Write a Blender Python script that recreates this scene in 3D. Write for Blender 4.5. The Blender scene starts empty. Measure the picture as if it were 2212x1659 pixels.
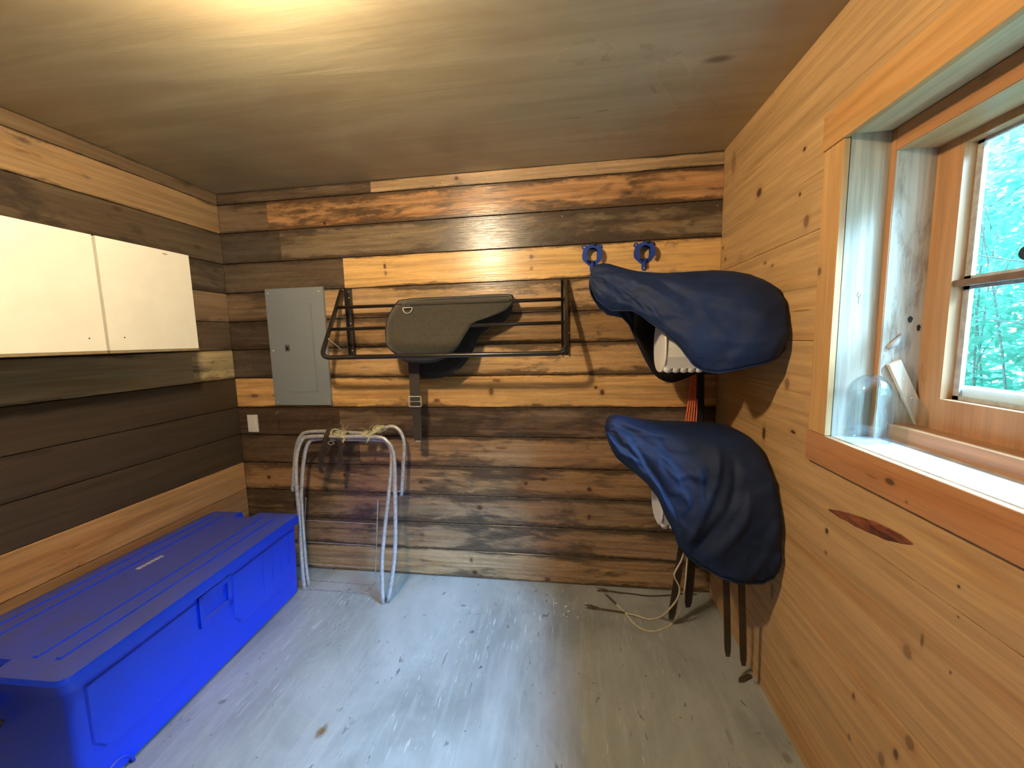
import bpy, math, random
from mathutils import Vector, Matrix, noise

random.seed(7)
SC = bpy.context.scene
COL = SC.collection
PI = math.pi

# ------------------------------------------------------------------ camera
F, YAW, PITCH, ROLL = 859.1547, -0.1431, -0.1142, -0.0242
CAM = Vector((2.1205, -2.2661, 1.4812))
W, H = 2.9095, 2.4            # room: x 0..W, z 0..H, back wall at y = 0


def cam_axes():
    cy, sy, cp, sp = math.cos(YAW), math.sin(YAW), math.cos(PITCH), math.sin(PITCH)
    fwd = Vector((sy * cp, cy * cp, sp)); right = Vector((cy, -sy, 0)); up = right.cross(fwd)
    c, s = math.cos(ROLL), math.sin(ROLL)
    return right * c + up * s, -right * s + up * c, fwd


CR, CU, CF = cam_axes()
cd = bpy.data.cameras.new('camera'); cam = bpy.data.objects.new('camera', cd); COL.objects.link(cam)
cd.sensor_width = 36.0; cd.lens = F / 2212 * 36.0; cd.clip_start = 0.02
cam.matrix_world = Matrix(((CR.x, CU.x, -CF.x, CAM.x), (CR.y, CU.y, -CF.y, CAM.y), (CR.z, CU.z, -CF.z, CAM.z), (0, 0, 0, 1)))
SC.camera = cam


def at(px, py, ax, val):
    """the point of the plane (axis ax = val) that the photograph shows at px, py"""
    d = CF * F + CR * (px - 1106) - CU * (py - 829.5)
    return CAM + d * ((val - CAM[ax]) / d[ax])


# ------------------------------------------------------------------ light and exposure
SC.view_settings.view_transform = 'Standard'
SC.view_settings.look = 'None'
SC.view_settings.exposure = 0.0
SC.cycles.transparent_max_bounces = 16
SC.cycles.max_bounces = 8
SC.cycles.adaptive_threshold = 0.02
SC.view_settings.gamma = 1.0
SC.view_settings.use_curve_mapping = False
SKY = 9.0
SUN = 175.0
world = bpy.data.worlds.new('sky'); SC.world = world
world.use_nodes = True
wn = world.node_tree.nodes['Background']
wn.inputs[0].default_value = (0.45, 0.74, 1.0, 1)
wn.inputs[1].default_value = SKY
LAMP_POS = Vector((1.38, -1.53, 2.315))
LAMP_POWER = 105.0
# bright overcast sky seen past the eave: one wide, soft daylight source
sd = bpy.data.lights.new('daylight', 'SUN'); sd.energy = SUN; sd.angle = math.radians(46); sd.color = (0.30, 0.58, 1.0)
sun = bpy.data.objects.new('daylight', sd); COL.objects.link(sun); sun.location = (6, -3, 6)
el, az = math.radians(43), math.radians(24)
sun.rotation_euler = Vector((-math.cos(el) * math.cos(az), math.cos(el) * math.sin(az), -math.sin(el))).to_track_quat('-Z', 'Y').to_euler()

# ------------------------------------------------------------------ materials
MATS = {}


class NT:
    def __init__(s, name):
        s.m = bpy.data.materials.new(name); s.m.use_nodes = True
        s.t = s.m.node_tree; s.t.nodes.clear()
        s.out = s.n('ShaderNodeOutputMaterial')

    def n(s, typ, **kw):
        nd = s.t.nodes.new(typ)
        for k, v in kw.items():
            setattr(nd, k, v)
        return nd

    def l(s, a, b):
        s.t.links.new(a, b)

    def val(s, sock, v):
        if isinstance(v, bpy.types.NodeSocket):
            s.l(v, sock)
        elif isinstance(v, (tuple, list)) and len(v) == 3 and sock.type == 'RGBA':
            sock.default_value = (*v, 1)
        else:
            sock.default_value = v

    def math(s, op, a, b=None, c=None, clamp=False):
        nd = s.n('ShaderNodeMath', operation=op, use_clamp=clamp)
        s.val(nd.inputs[0], a)
        if b is not None: s.val(nd.inputs[1], b)
        if c is not None: s.val(nd.inputs[2], c)
        return nd.outputs[0]

    def vmath(s, op, a, b=None):
        nd = s.n('ShaderNodeVectorMath', operation=op)
        s.val(nd.inputs[0], a)
        if b is not None: s.val(nd.inputs[1], b)
        return nd.outputs['Value'] if op == 'LENGTH' else nd.outputs[0]

    def smooth(s, x, lo, hi, a=0.0, b=1.0):
        nd = s.n('ShaderNodeMapRange', interpolation_type='SMOOTHSTEP')
        s.val(nd.inputs[0], x); s.val(nd.inputs[1], lo); s.val(nd.inputs[2], hi)
        nd.inputs[3].default_value = a; nd.inputs[4].default_value = b
        return nd.outputs[0]

    def noise(s, vec, scale=1.0, detail=4.0, rough=0.5, dist=0.0):
        nd = s.n('ShaderNodeTexNoise')
        s.l(vec, nd.inputs['Vector']); nd.inputs['Scale'].default_value = scale
        nd.inputs['Detail'].default_value = detail; nd.inputs['Roughness'].default_value = rough
        nd.inputs['Distortion'].default_value = dist
        return nd.outputs[0]

    def mix(s, f, a, b, mode='MIX'):
        nd = s.n('ShaderNodeMix', data_type='RGBA', blend_type=mode)
        s.val(nd.inputs[0], f); s.val(nd.inputs[6], a); s.val(nd.inputs[7], b)
        return nd.outputs[2]

    def bsdf(s, color, rough=0.5, metallic=0.0, bump=None, bumpd=0.001, **kw):
        b = s.n('ShaderNodeBsdfPrincipled')
        s.val(b.inputs['Base Color'], color); s.val(b.inputs['Roughness'], rough)
        b.inputs['Metallic'].default_value = metallic
        for k, v in kw.items():
            b.inputs[k.replace('_', ' ')].default_value = v
        if bump is not None:
            bn = s.n('ShaderNodeBump'); bn.inputs['Strength'].default_value = 1.0
            bn.inputs['Distance'].default_value = bumpd
            s.l(bump, bn.inputs['Height']); s.l(bn.outputs[0], b.inputs['Normal'])
        s.l(b.outputs[0], s.out.inputs[0])
        return b


def plain(name, color, rough=0.5, metallic=0.0, var=0.12, scale=30, bump=0.0, **kw):
    t = NT(name)
    g = t.n('ShaderNodeNewGeometry')
    nz = t.noise(g.outputs['Position'], scale, 5, 0.6)
    k = t.smooth(nz, 0.3, 0.7, 1 - var, 1 + var)
    sc = t.n('ShaderNodeVectorMath', operation='SCALE')
    sc.inputs[0].default_value = color; t.l(k, sc.inputs['Scale'])
    t.bsdf(sc.outputs[0], rough, metallic, nz if bump else None, bump, **kw)
    MATS[name] = t.m
    return t.m


def wood(name, axis, knots=(), edge=0.5, sheen=0.36, dark=(0.028, 0.019, 0.013), grain_amt=0.3, bump=0.0006, voro=1.0, long=1.0, across_gen=2):
    """plank wood: colour per plank from object colour (alpha = how much dark stain)"""
    t = NT(name)
    g = t.n('ShaderNodeNewGeometry'); oi = t.n('ShaderNodeObjectInfo'); tc = t.n('ShaderNodeTexCoord')
    rnd = t.math('MULTIPLY', oi.outputs['Random'], 37.0)
    off = t.n('ShaderNodeCombineXYZ'); t.l(rnd, off.inputs[0]); t.l(rnd, off.inputs[1]); t.l(rnd, off.inputs[2])
    pos = t.vmath('ADD', g.outputs['Position'], off.outputs[0])

    def st(a, b):          # stretch: a along the grain, b across
        v = [b, b, b]; v[axis] = a
        return t.vmath('MULTIPLY', pos, tuple(v))
    grain = t.noise(st(1.6, 42), 1.0, 5, 0.62, 0.35)
    fine = t.noise(st(7, 260), 1.0, 3, 0.5)
    blot = t.noise(st(1.7, 6.5), 1.0, 8, 0.68, 0.5)
    blot2 = t.noise(st(8, 30), 1.0, 8, 0.72, 0.4)
    big = t.noise(st(0.9, 1.6), 1.0, 2, 0.5)
    # dark edges of each board
    sp = t.n('ShaderNodeSeparateXYZ'); t.l(tc.outputs['Generated'], sp.inputs[0])
    e = t.math('ABSOLUTE', t.math('MULTIPLY_ADD', sp.outputs[across_gen], 2.0, -1.0))
    e = t.math('POWER', e, 5.0)
    m = t.math('ADD', t.math('MULTIPLY', blot, 0.64), t.math('MULTIPLY', blot2, 0.36))
    m = t.math('ADD', m, t.math('MULTIPLY', e, 0.16 * edge))
    m = t.math('ADD', m, t.math('MULTIPLY', t.math('SUBTRACT', big, 0.5), 0.25))
    thr = t.math('MULTIPLY_ADD', oi.outputs['Alpha'], -0.31, 0.695)
    stain = t.smooth(t.math('SUBTRACT', m, thr), -0.045, 0.075)
    base = oi.outputs['Color']
    lum = t.smooth(grain, 0.25, 0.75, 1.0 - grain_amt, 1.0 + grain_amt * 0.8)
    sc = t.n('ShaderNodeVectorMath', operation='SCALE'); t.l(base, sc.inputs[0]); t.l(lum, sc.inputs['Scale'])
    c = sc.outputs[0]
    lum2 = t.smooth(fine, 0.3, 0.8, 0.94, 1.06)
    sc2 = t.n('ShaderNodeVectorMath', operation='SCALE'); t.l(c, sc2.inputs[0]); t.l(lum2, sc2.inputs['Scale'])
    c = sc2.outputs[0]
    # long figure streaks of warmer heartwood
    fig = t.noise(st(0.8, 11), 1.0, 3, 0.5, 1.2)
    warm = t.mix(1.0, c, (0.86, 0.66, 0.46), 'MULTIPLY')
    c = t.mix(t.smooth(fig, 0.52, 0.72, 0, 0.55), c, warm)
    c = t.mix(t.math('MULTIPLY', stain, 0.84), c, dark)
    # small random knots
    if voro > 0:
        v = t.n('ShaderNodeTexVoronoi'); t.l(st(3.0, 5.5), v.inputs['Vector']); v.inputs['Scale'].default_value = 1.0
        cs = t.n('ShaderNodeSeparateColor'); t.l(v.outputs['Color'], cs.inputs[0])
        pick = t.math('GREATER_THAN', cs.outputs[0], 0.72)
        wob = t.math('MULTIPLY_ADD', blot2, 0.05, v.outputs['Distance'])
        k = t.math('MULTIPLY', t.smooth(wob, 0.06, 0.125, 1.0, 0.0), pick)
        c = t.mix(t.math('MULTIPLY', k, 0.8 * voro), c, (0.055, 0.022, 0.010))
    # the knots one can point to
    for (cx, cy, cz, rx, ry, rz, s) in knots:
        d = t.vmath('SUBTRACT', g.outputs['Position'], (cx, cy, cz))
        d = t.vmath('DIVIDE', d, (rx, ry, rz))
        L = t.math('MULTIPLY_ADD', blot2, 0.7, t.vmath('LENGTH', d))
        halo = t.smooth(L, 1.0, 2.6, 0.35 * s, 0.0)
        core = t.smooth(L, 0.95, 1.45, s, 0.0)
        c = t.mix(halo, c, (0.20, 0.085, 0.03))
        c = t.mix(core, c, (0.050, 0.017, 0.008))
    hgt = t.math('ADD', t.math('MULTIPLY', grain, 0.6), t.math('MULTIPLY', fine, 0.35))
    r = t.smooth(blot2, 0.3, 0.7, sheen - 0.05, sheen + 0.08)
    t.bsdf(c, r, 0.0, hgt, bump)
    MATS[name] = t.m
    return t.m


def kn(px, py, rx, ry, s=0.9, wall='right'):
    """a knot seen at px, py on a wall"""
    if wall == 'right':
        c = at(px, py, 0, W); a = at(px - rx, py, 0, W); b = at(px + rx, py, 0, W)
        u = at(px, py - ry, 0, W); v = at(px, py + ry, 0, W)
        return (c.x, c.y, c.z, 0.2, max(abs(a.y - b.y) / 2, .002), max(abs(u.z - v.z) / 2, .002), s)
    c = at(px, py, 1, 0); k = 2.3 / F
    return (c.x, c.y, c.z, max(rx * k, .002), 0.2, max(ry * k, .002), s)


RK = [kn(1640, 416, 6, 10), kn(1738, 322, 4, 5), kn(1728, 420, 3, 5), kn(1742, 478, 6, 15, .6), kn(1585, 352, 5, 28, .35),
      kn(1653, 568, 4, 4, .6), kn(1668, 574, 4, 4, .5), kn(1730, 671, 22, 2, .5), kn(2098, 50, 8, 22, .6), kn(1650, 936, 4, 16),
      kn(1713, 933, 6, 4), kn(1766, 932, 13, 3, .8), kn(1752, 973, 9, 6, .9), kn(1786, 1147, 4, 7), kn(1784, 1194, 3, 5, .6),
      kn(2071, 1267, 4, 4), kn(2070, 1333, 3, 3), kn(1992, 1383, 4, 16, .6), kn(1960, 1408, 12, 16, .5),
      kn(1844, 1504, 4, 8, .7), kn(2053, 1453, 3, 4, .8), kn(1965, 1605, 12, 18, .55), kn(1935, 1629, 7, 14, .8),
      kn(1904, 1640, 9, 20, .5), kn(1834, 1592, 4, 7, .6), kn(1700, 830, 6, 16, .5), kn(1668, 1277, 4, 20, .5),
      kn(1562, 535, 2, 4), kn(1567, 560, 2, 4)]
BK = [kn(986, 385, 5, 5, .8, 'b'), kn(1148, 555, 5, 5, .7, 'b'), kn(1148, 580, 4, 4, .5, 'b'), kn(831, 575, 3, 6, .8, 'b'),
      kn(833, 590, 3, 5, .6, 'b'), kn(1061, 846, 6, 9, .7, 'b'), kn(1072, 822, 10, 4, .6, 'b'), kn(1287, 837, 4, 3, .9, 'b'),
      kn(1301, 847, 5, 7, .8, 'b'), kn(581, 1031, 5, 5, .8, 'b'), kn(744, 1026, 4, 4, .8, 'b'), kn(909, 1041, 6, 5, .9, 'b'),
      kn(1036, 1097, 7, 6, .8, 'b'), kn(1026, 1237, 7, 6, .9, 'b'), kn(1018, 1210, 5, 7, .7, 'b'), kn(1136, 1045, 5, 5, .9, 'b'),
      kn(1273, 1057, 6, 6, .9, 'b'), kn(1273, 1117, 5, 7, .7, 'b'), kn(1183, 1252, 8, 6, .7, 'b'), kn(701, 482, 4, 4, .9, 'b'),
      kn(1083, 968, 14, 3, .6, 'b'), kn(1097, 955, 12, 2, .5, 'b'), kn(550, 855, 10, 5, .6, 'b'), kn(1160, 487, 6, 2, .5, 'b')]
wood('weathered_pine_back', 0, BK, edge=1.3, sheen=0.25, bump=0.0017, dark=(0.040, 0.026, 0.017), grain_amt=0.38)
wood('weathered_pine_left', 1, (), edge=0.5, sheen=0.42)
wood('honey_pine_right', 1, RK, edge=0.0, sheen=0.40, grain_amt=0.24, dark=(0.26, 0.13, 0.05), bump=0.0003, voro=0.0)
CK = [kn(1940, 1041, 12, 8, .75), kn(1900, 1030, 16, 3, .4), kn(2048, 1147, 5, 6, .6), kn(1781, 586, 6, 10, .6), kn(1977, 1085, 4, 4, .5)]
wood('casing_pine_long', 1, CK, edge=0.0, sheen=0.45, grain_amt=0.18, dark=(0.16, 0.07, 0.03), bump=0.0003, voro=0.0)
wood('casing_pine_tall', 2, CK, edge=0.0, sheen=0.45, grain_amt=0.18, dark=(0.16, 0.07, 0.03), bump=0.0003, voro=0.0, across_gen=1)
wood('jamb_pine', 2, (), edge=0.0, sheen=0.5, grain_amt=0.3, dark=(0.20, 0.13, 0.08), bump=0.0005, voro=0.35, across_gen=0)


def ceiling_mat():
    t = NT('ceiling_plywood')
    g = t.n('ShaderNodeNewGeometry')
    s1 = t.vmath('MULTIPLY', g.outputs['Position'], (1.2, 14, 1))
    a = t.noise(s1, 1.0, 5, 0.6, 0.6)
    b = t.noise(t.vmath('MULTIPLY', g.outputs['Position'], (1.1, 1.6, 1)), 1.0, 4, 0.55, 0.8)
    c = t.mix(t.smooth(a, 0.3, 0.7), (0.38, 0.325, 0.20), (0.48, 0.425, 0.275))
    c = t.mix(t.smooth(b, 0.40, 0.66, 0, 0.6), c, (0.32, 0.24, 0.15))
    # one knot
    d = t.vmath('DIVIDE', t.vmath('SUBTRACT', g.outputs['Position'], tuple(at(1552, 128, 2, H))), (0.05, 0.02, 1))
    c = t.mix(t.smooth(t.math('MULTIPLY_ADD', a, .5, t.vmath('LENGTH', d)), 0.6, 1.7, 0.7, 0), c, (0.05, 0.026, 0.014))
    t.bsdf(c, t.smooth(b, 0.3, 0.7, 0.27, 0.42), 0, a, 0.0012)
    MATS['ceiling_plywood'] = t.m


ceiling_mat()


def floor_mat():
    t = NT('floor_paint')
    g = t.n('ShaderNodeNewGeometry'); P = g.outputs['Position']
    big = t.noise(t.vmath('MULTIPLY', P, (2.2, 1.5, 1)), 1.0, 6, 0.62, 0.6)
    st = t.noise(t.vmath('MULTIPLY', P, (30, 3.2, 1)), 1.0, 6, 0.62, 0.5)
    st2 = t.noise(t.vmath('MULTIPLY', P, (85, 9, 1)), 1.0, 5, 0.6, 0.3)
    sp = t.noise(t.vmath('MULTIPLY', P, (34, 15, 1)), 1.0, 4, 0.6, 0.8)
    area = t.noise(t.vmath('MULTIPLY', P, (1.7, 1.4, 1)), 1.0, 2, 0.5)
    c = t.mix(t.smooth(big, 0.3, 0.72), (0.20, 0.222, 0.225), (0.35, 0.38, 0.385))
    c = t.mix(t.smooth(st, 0.45, 0.70, 0, .28), c, (0.44, 0.47, 0.48))
    wt = t.math('MULTIPLY', t.smooth(st2, 0.60, 0.68), t.smooth(area, 0.46, 0.62))
    c = t.mix(t.math('MULTIPLY', wt, .75), c, (0.60, 0.61, 0.62))
    dk = t.math('MULTIPLY', t.smooth(sp, 0.635, 0.69), t.smooth(st, 0.40, 0.60))
    c = t.mix(t.math('MULTIPLY', dk, .8), c, (0.055, 0.055, 0.045))
    for (px, py, rx, ry, s, colr) in [(695, 1580, .030, .035, 1.0, (0.16, 0.10, 0.05)), (1020, 1365, .018, .018, .8, (0.05, 0.05, 0.04)),
                                      (1000, 1308, .025, .012, .7, (0.05, 0.05, 0.04)), (860, 1450, .008, .03, .8, (0.04, 0.04, 0.035)),
                                      (960, 1425, .006, .05, .7, (0.07, 0.05, 0.035)), (480, 1515, .02, .02, .6, (0.08, 0.09, 0.07)),
                                      (1395, 1460, .006, .006, .7, (0.05, 0.04, 0.03)), (1575, 1590, .012, .05, .35, (0.07, 0.06, 0.04)),
                                      (1700, 1640, .02, .03, .5, (0.06, 0.045, 0.03)), (1470, 1550, .01, .006, .6, (0.05, 0.04, 0.03))]:
        p = at(px, py, 2, 0)
        d = t.vmath('DIVIDE', t.vmath('SUBTRACT', P, (p.x, p.y, 0)), (rx, ry, 1))
        L = t.math('MULTIPLY_ADD', sp, 1.6, t.vmath('LENGTH', d))
        c = t.mix(t.smooth(L, 1.1, 1.7, s, 0), c, colr)
    for (px, py, r) in [(1201, 1303, .004), (1222, 1310, .005), (1228, 1320, .004), (1225, 1331, .003), (1248, 1333, .003), (1218, 1328, .003), (1255, 1322, .002)]:
        p = at(px, py, 2, 0)
        L = t.vmath('LENGTH', t.vmath('SUBTRACT', P, (p.x, p.y, 0)))
        c = t.mix(t.smooth(L, r, r * 1.8, .9, 0), c, (0.75, 0.75, 0.75))
    t.bsdf(c, t.smooth(st, 0.3, 0.7, 0.34, 0.55), 0, t.math('ADD', st, t.math('MULTIPLY', dk, -1.0)), 0.0012)
    MATS['floor_paint'] = t.m


floor_mat()


def trunk_mat():
    t = NT('blue_plastic')
    g = t.n('ShaderNodeNewGeometry'); P = g.outputs['Position']
    a = t.noise(t.vmath('MULTIPLY', P, (6, 2.5, 6)), 1.0, 6, 0.65, 0.5)
    sx = t.n('ShaderNodeSeparateXYZ'); t.l(g.outputs['True Normal'], sx.inputs[0])
    up = t.smooth(sx.outputs[2], 0.6, 0.95)        # dust settles on what faces up
    dust = t.math('MULTIPLY', up, t.smooth(a, 0.25, 0.75, 0.45, 0.72))
    sc = t.noise(P, 420, 2, 0.5)
    c = t.mix(dust, (0.002, 0.050, 0.88), (0.085, 0.085, 0.085))
    t.bsdf(c, t.math('MULTIPLY_ADD', dust, 0.3, 0.36), 0, sc, 0.00025)
    MATS['blue_plastic'] = t.m


trunk_mat()


def cloth_mat():
    t = NT('navy_nylon')
    g = t.n('ShaderNodeNewGeometry'); P = g.outputs['Position']
    a = t.noise(P, 900, 2, 0.5)
    b = t.noise(P, 14, 5, 0.55, 0.6)
    c = t.mix(t.smooth(b, 0.3, 0.7), (0.0052, 0.0135, 0.044), (0.0072, 0.019, 0.063))
    t.bsdf(c, 0.62, 0, t.math('ADD', t.math('MULTIPLY', a, .12), b), 0.005, Specular_IOR_Level=0.28)
    MATS['navy_nylon'] = t.m


cloth_mat()
plain('black_tube', (0.016, 0.013, 0.011), 0.28, 0.0, bump=0.0002, Coat_Weight=0.3)
plain('galvanised', (0.62, 0.62, 0.64), 0.36, 0.5, var=0.2, scale=60, bump=0.0003)
plain('panel_grey', (0.215, 0.24, 0.26), 0.42, 0.0, var=0.05, scale=200, bump=0.00005)
plain('latch_grey', (0.10, 0.09, 0.09), 0.5)
plain('hole_dark', (0.012, 0.011, 0.010), 0.6)
plain('cream_laminate', (0.78, 0.77, 0.68), 0.38, var=0.03, scale=8)
plain('cabinet_carcass', (0.26, 0.20, 0.11), 0.5)
plain('screw_metal', (0.80, 0.78, 0.72), 0.3, 0.6)
plain('pad_fleece', (0.034, 0.030, 0.018), 0.85, var=0.2, scale=60, bump=0.0008, Sheen_Weight=0.3)
plain('pad_lining', (0.020, 0.019, 0.018), 0.8, var=0.2, scale=60, bump=0.0008)
plain('black_binding', (0.009, 0.009, 0.010), 0.6)
plain('brown_webbing', (0.035, 0.026, 0.020), 0.75, var=0.2, scale=150, bump=0.0005)
plain('brown_leather', (0.040, 0.028, 0.020), 0.45, var=0.25, scale=40, bump=0.0004)
plain('black_leather', (0.010, 0.009, 0.009), 0.5, var=0.25, scale=60, bump=0.0004)
plain('blue_bracket', (0.016, 0.05, 0.28), 0.33, var=0.1)
plain('black_rubber', (0.012, 0.012, 0.013), 0.5)
plain('white_plastic', (0.74, 0.73, 0.68), 0.4, var=0.03, scale=12)
plain('switch_white', (0.72, 0.70, 0.64), 0.4, var=0.02)
plain('twine', (0.55, 0.52, 0.32), 0.9, var=0.25, scale=200, bump=0.0004)
plain('orange_cord', (0.85, 0.19, 0.07), 0.6, var=0.15, scale=200, bump=0.0003)
plain('cream_rope', (0.62, 0.55, 0.40), 0.85, var=0.2, scale=200, bump=0.0004)
plain('frayed_cord', (0.075, 0.055, 0.035), 0.9, var=0.3, scale=100)
plain('wire_metal', (0.55, 0.50, 0.47), 0.4, 0.6, var=0.3, scale=40)
plain('sill_wood', (0.46, 0.43, 0.40), 0.4, var=0.22, scale=18, bump=0.001)
plain('glazing_putty', (0.36, 0.36, 0.35), 0.6, var=0.2, scale=50)
plain('outside_paint', (0.80, 0.80, 0.78), 0.5, var=0.03)
plain('muntin_brown', (0.15, 0.085, 0.045), 0.5, var=0.2)
plain('ground_soil', (0.10, 0.13, 0.06), 0.9, var=0.4, scale=6)
plain('bark', (0.22, 0.26, 0.22), 0.8, var=0.3, scale=60)
plain('shell_board', (0.16, 0.11, 0.07), 0.6, var=0.2, scale=3)
plain('porcelain', (0.7, 0.7, 0.66), 0.3, var=0.02)
plain('debris_bark', (0.045, 0.035, 0.02), 0.9, var=0.4, scale=90, bump=0.001)
plain('lettering_pale', (0.55, 0.54, 0.56), 0.5, var=0.1)


def leaf_mat():
    t = NT('leaf')
    g = t.n('ShaderNodeNewGeometry')
    a = t.noise(g.outputs['Position'], 5, 3, 0.5)
    c = t.mix(t.smooth(a, .3, .7), (0.13, 0.46, 0.33), (0.27, 0.62, 0.48))
    b = t.n('ShaderNodeBsdfPrincipled'); t.l(c, b.inputs['Base Color']); b.inputs['Roughness'].default_value = 0.35
    tr = t.n('ShaderNodeBsdfTranslucent'); t.l(c, tr.inputs[0])
    mx = t.n('ShaderNodeMixShader'); mx.inputs[0].default_value = 0.35
    t.l(b.outputs[0], mx.inputs[1]); t.l(tr.outputs[0], mx.inputs[2]); t.l(mx.outputs[0], t.out.inputs[0])
    MATS['leaf'] = t.m


leaf_mat()


def glass_mats():
    t = NT('window_glass')
    lw = t.n('ShaderNodeLayerWeight'); lw.inputs[0].default_value = 0.5
    fr = t.math('MULTIPLY_ADD', t.math('POWER', lw.outputs['Facing'], 5.0), 0.6, 0.03)
    gl = t.n('ShaderNodeBsdfGlossy'); gl.inputs['Roughness'].default_value = 0.02
    tr = t.n('ShaderNodeBsdfTransparent'); tr.inputs[0].default_value = (0.93, 0.97, 0.96, 1)
    mx = t.n('ShaderNodeMixShader'); t.l(fr, mx.inputs[0]); t.l(tr.outputs[0], mx.inputs[1]); t.l(gl.outputs[0], mx.inputs[2])
    t.l(mx.outputs[0], t.out.inputs[0]); MATS['window_glass'] = t.m
    t = NT('jar_glass')
    lw = t.n('ShaderNodeLayerWeight'); lw.inputs[0].default_value = 0.5
    fr = t.math('MULTIPLY_ADD', t.math('POWER', lw.outputs['Facing'], 3.0), 0.5, 0.05)
    gl = t.n('ShaderNodeBsdfGlossy'); gl.inputs['Roughness'].default_value = 0.03
    tr = t.n('ShaderNodeBsdfTransparent'); tr.inputs[0].default_value = (0.93, 0.97, 0.99, 1)
    mx = t.n('ShaderNodeMixShader'); t.l(fr, mx.inputs[0]); t.l(tr.outputs[0], mx.inputs[1]); t.l(gl.outputs[0], mx.inputs[2])
    t.l(mx.outputs[0], t.out.inputs[0])
    MATS['jar_glass'] = t.m
    t = NT('bulb_glow')
    e = t.n('ShaderNodeEmission'); e.inputs[0].default_value = (1.0, 0.78, 0.50, 1)
    e.inputs[1].default_value = LAMP_POWER / (PI * 4 * PI * 0.045 ** 2)
    t.l(e.outputs[0], t.out.inputs[0]); MATS['bulb_glow'] = t.m


glass_mats()


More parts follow.
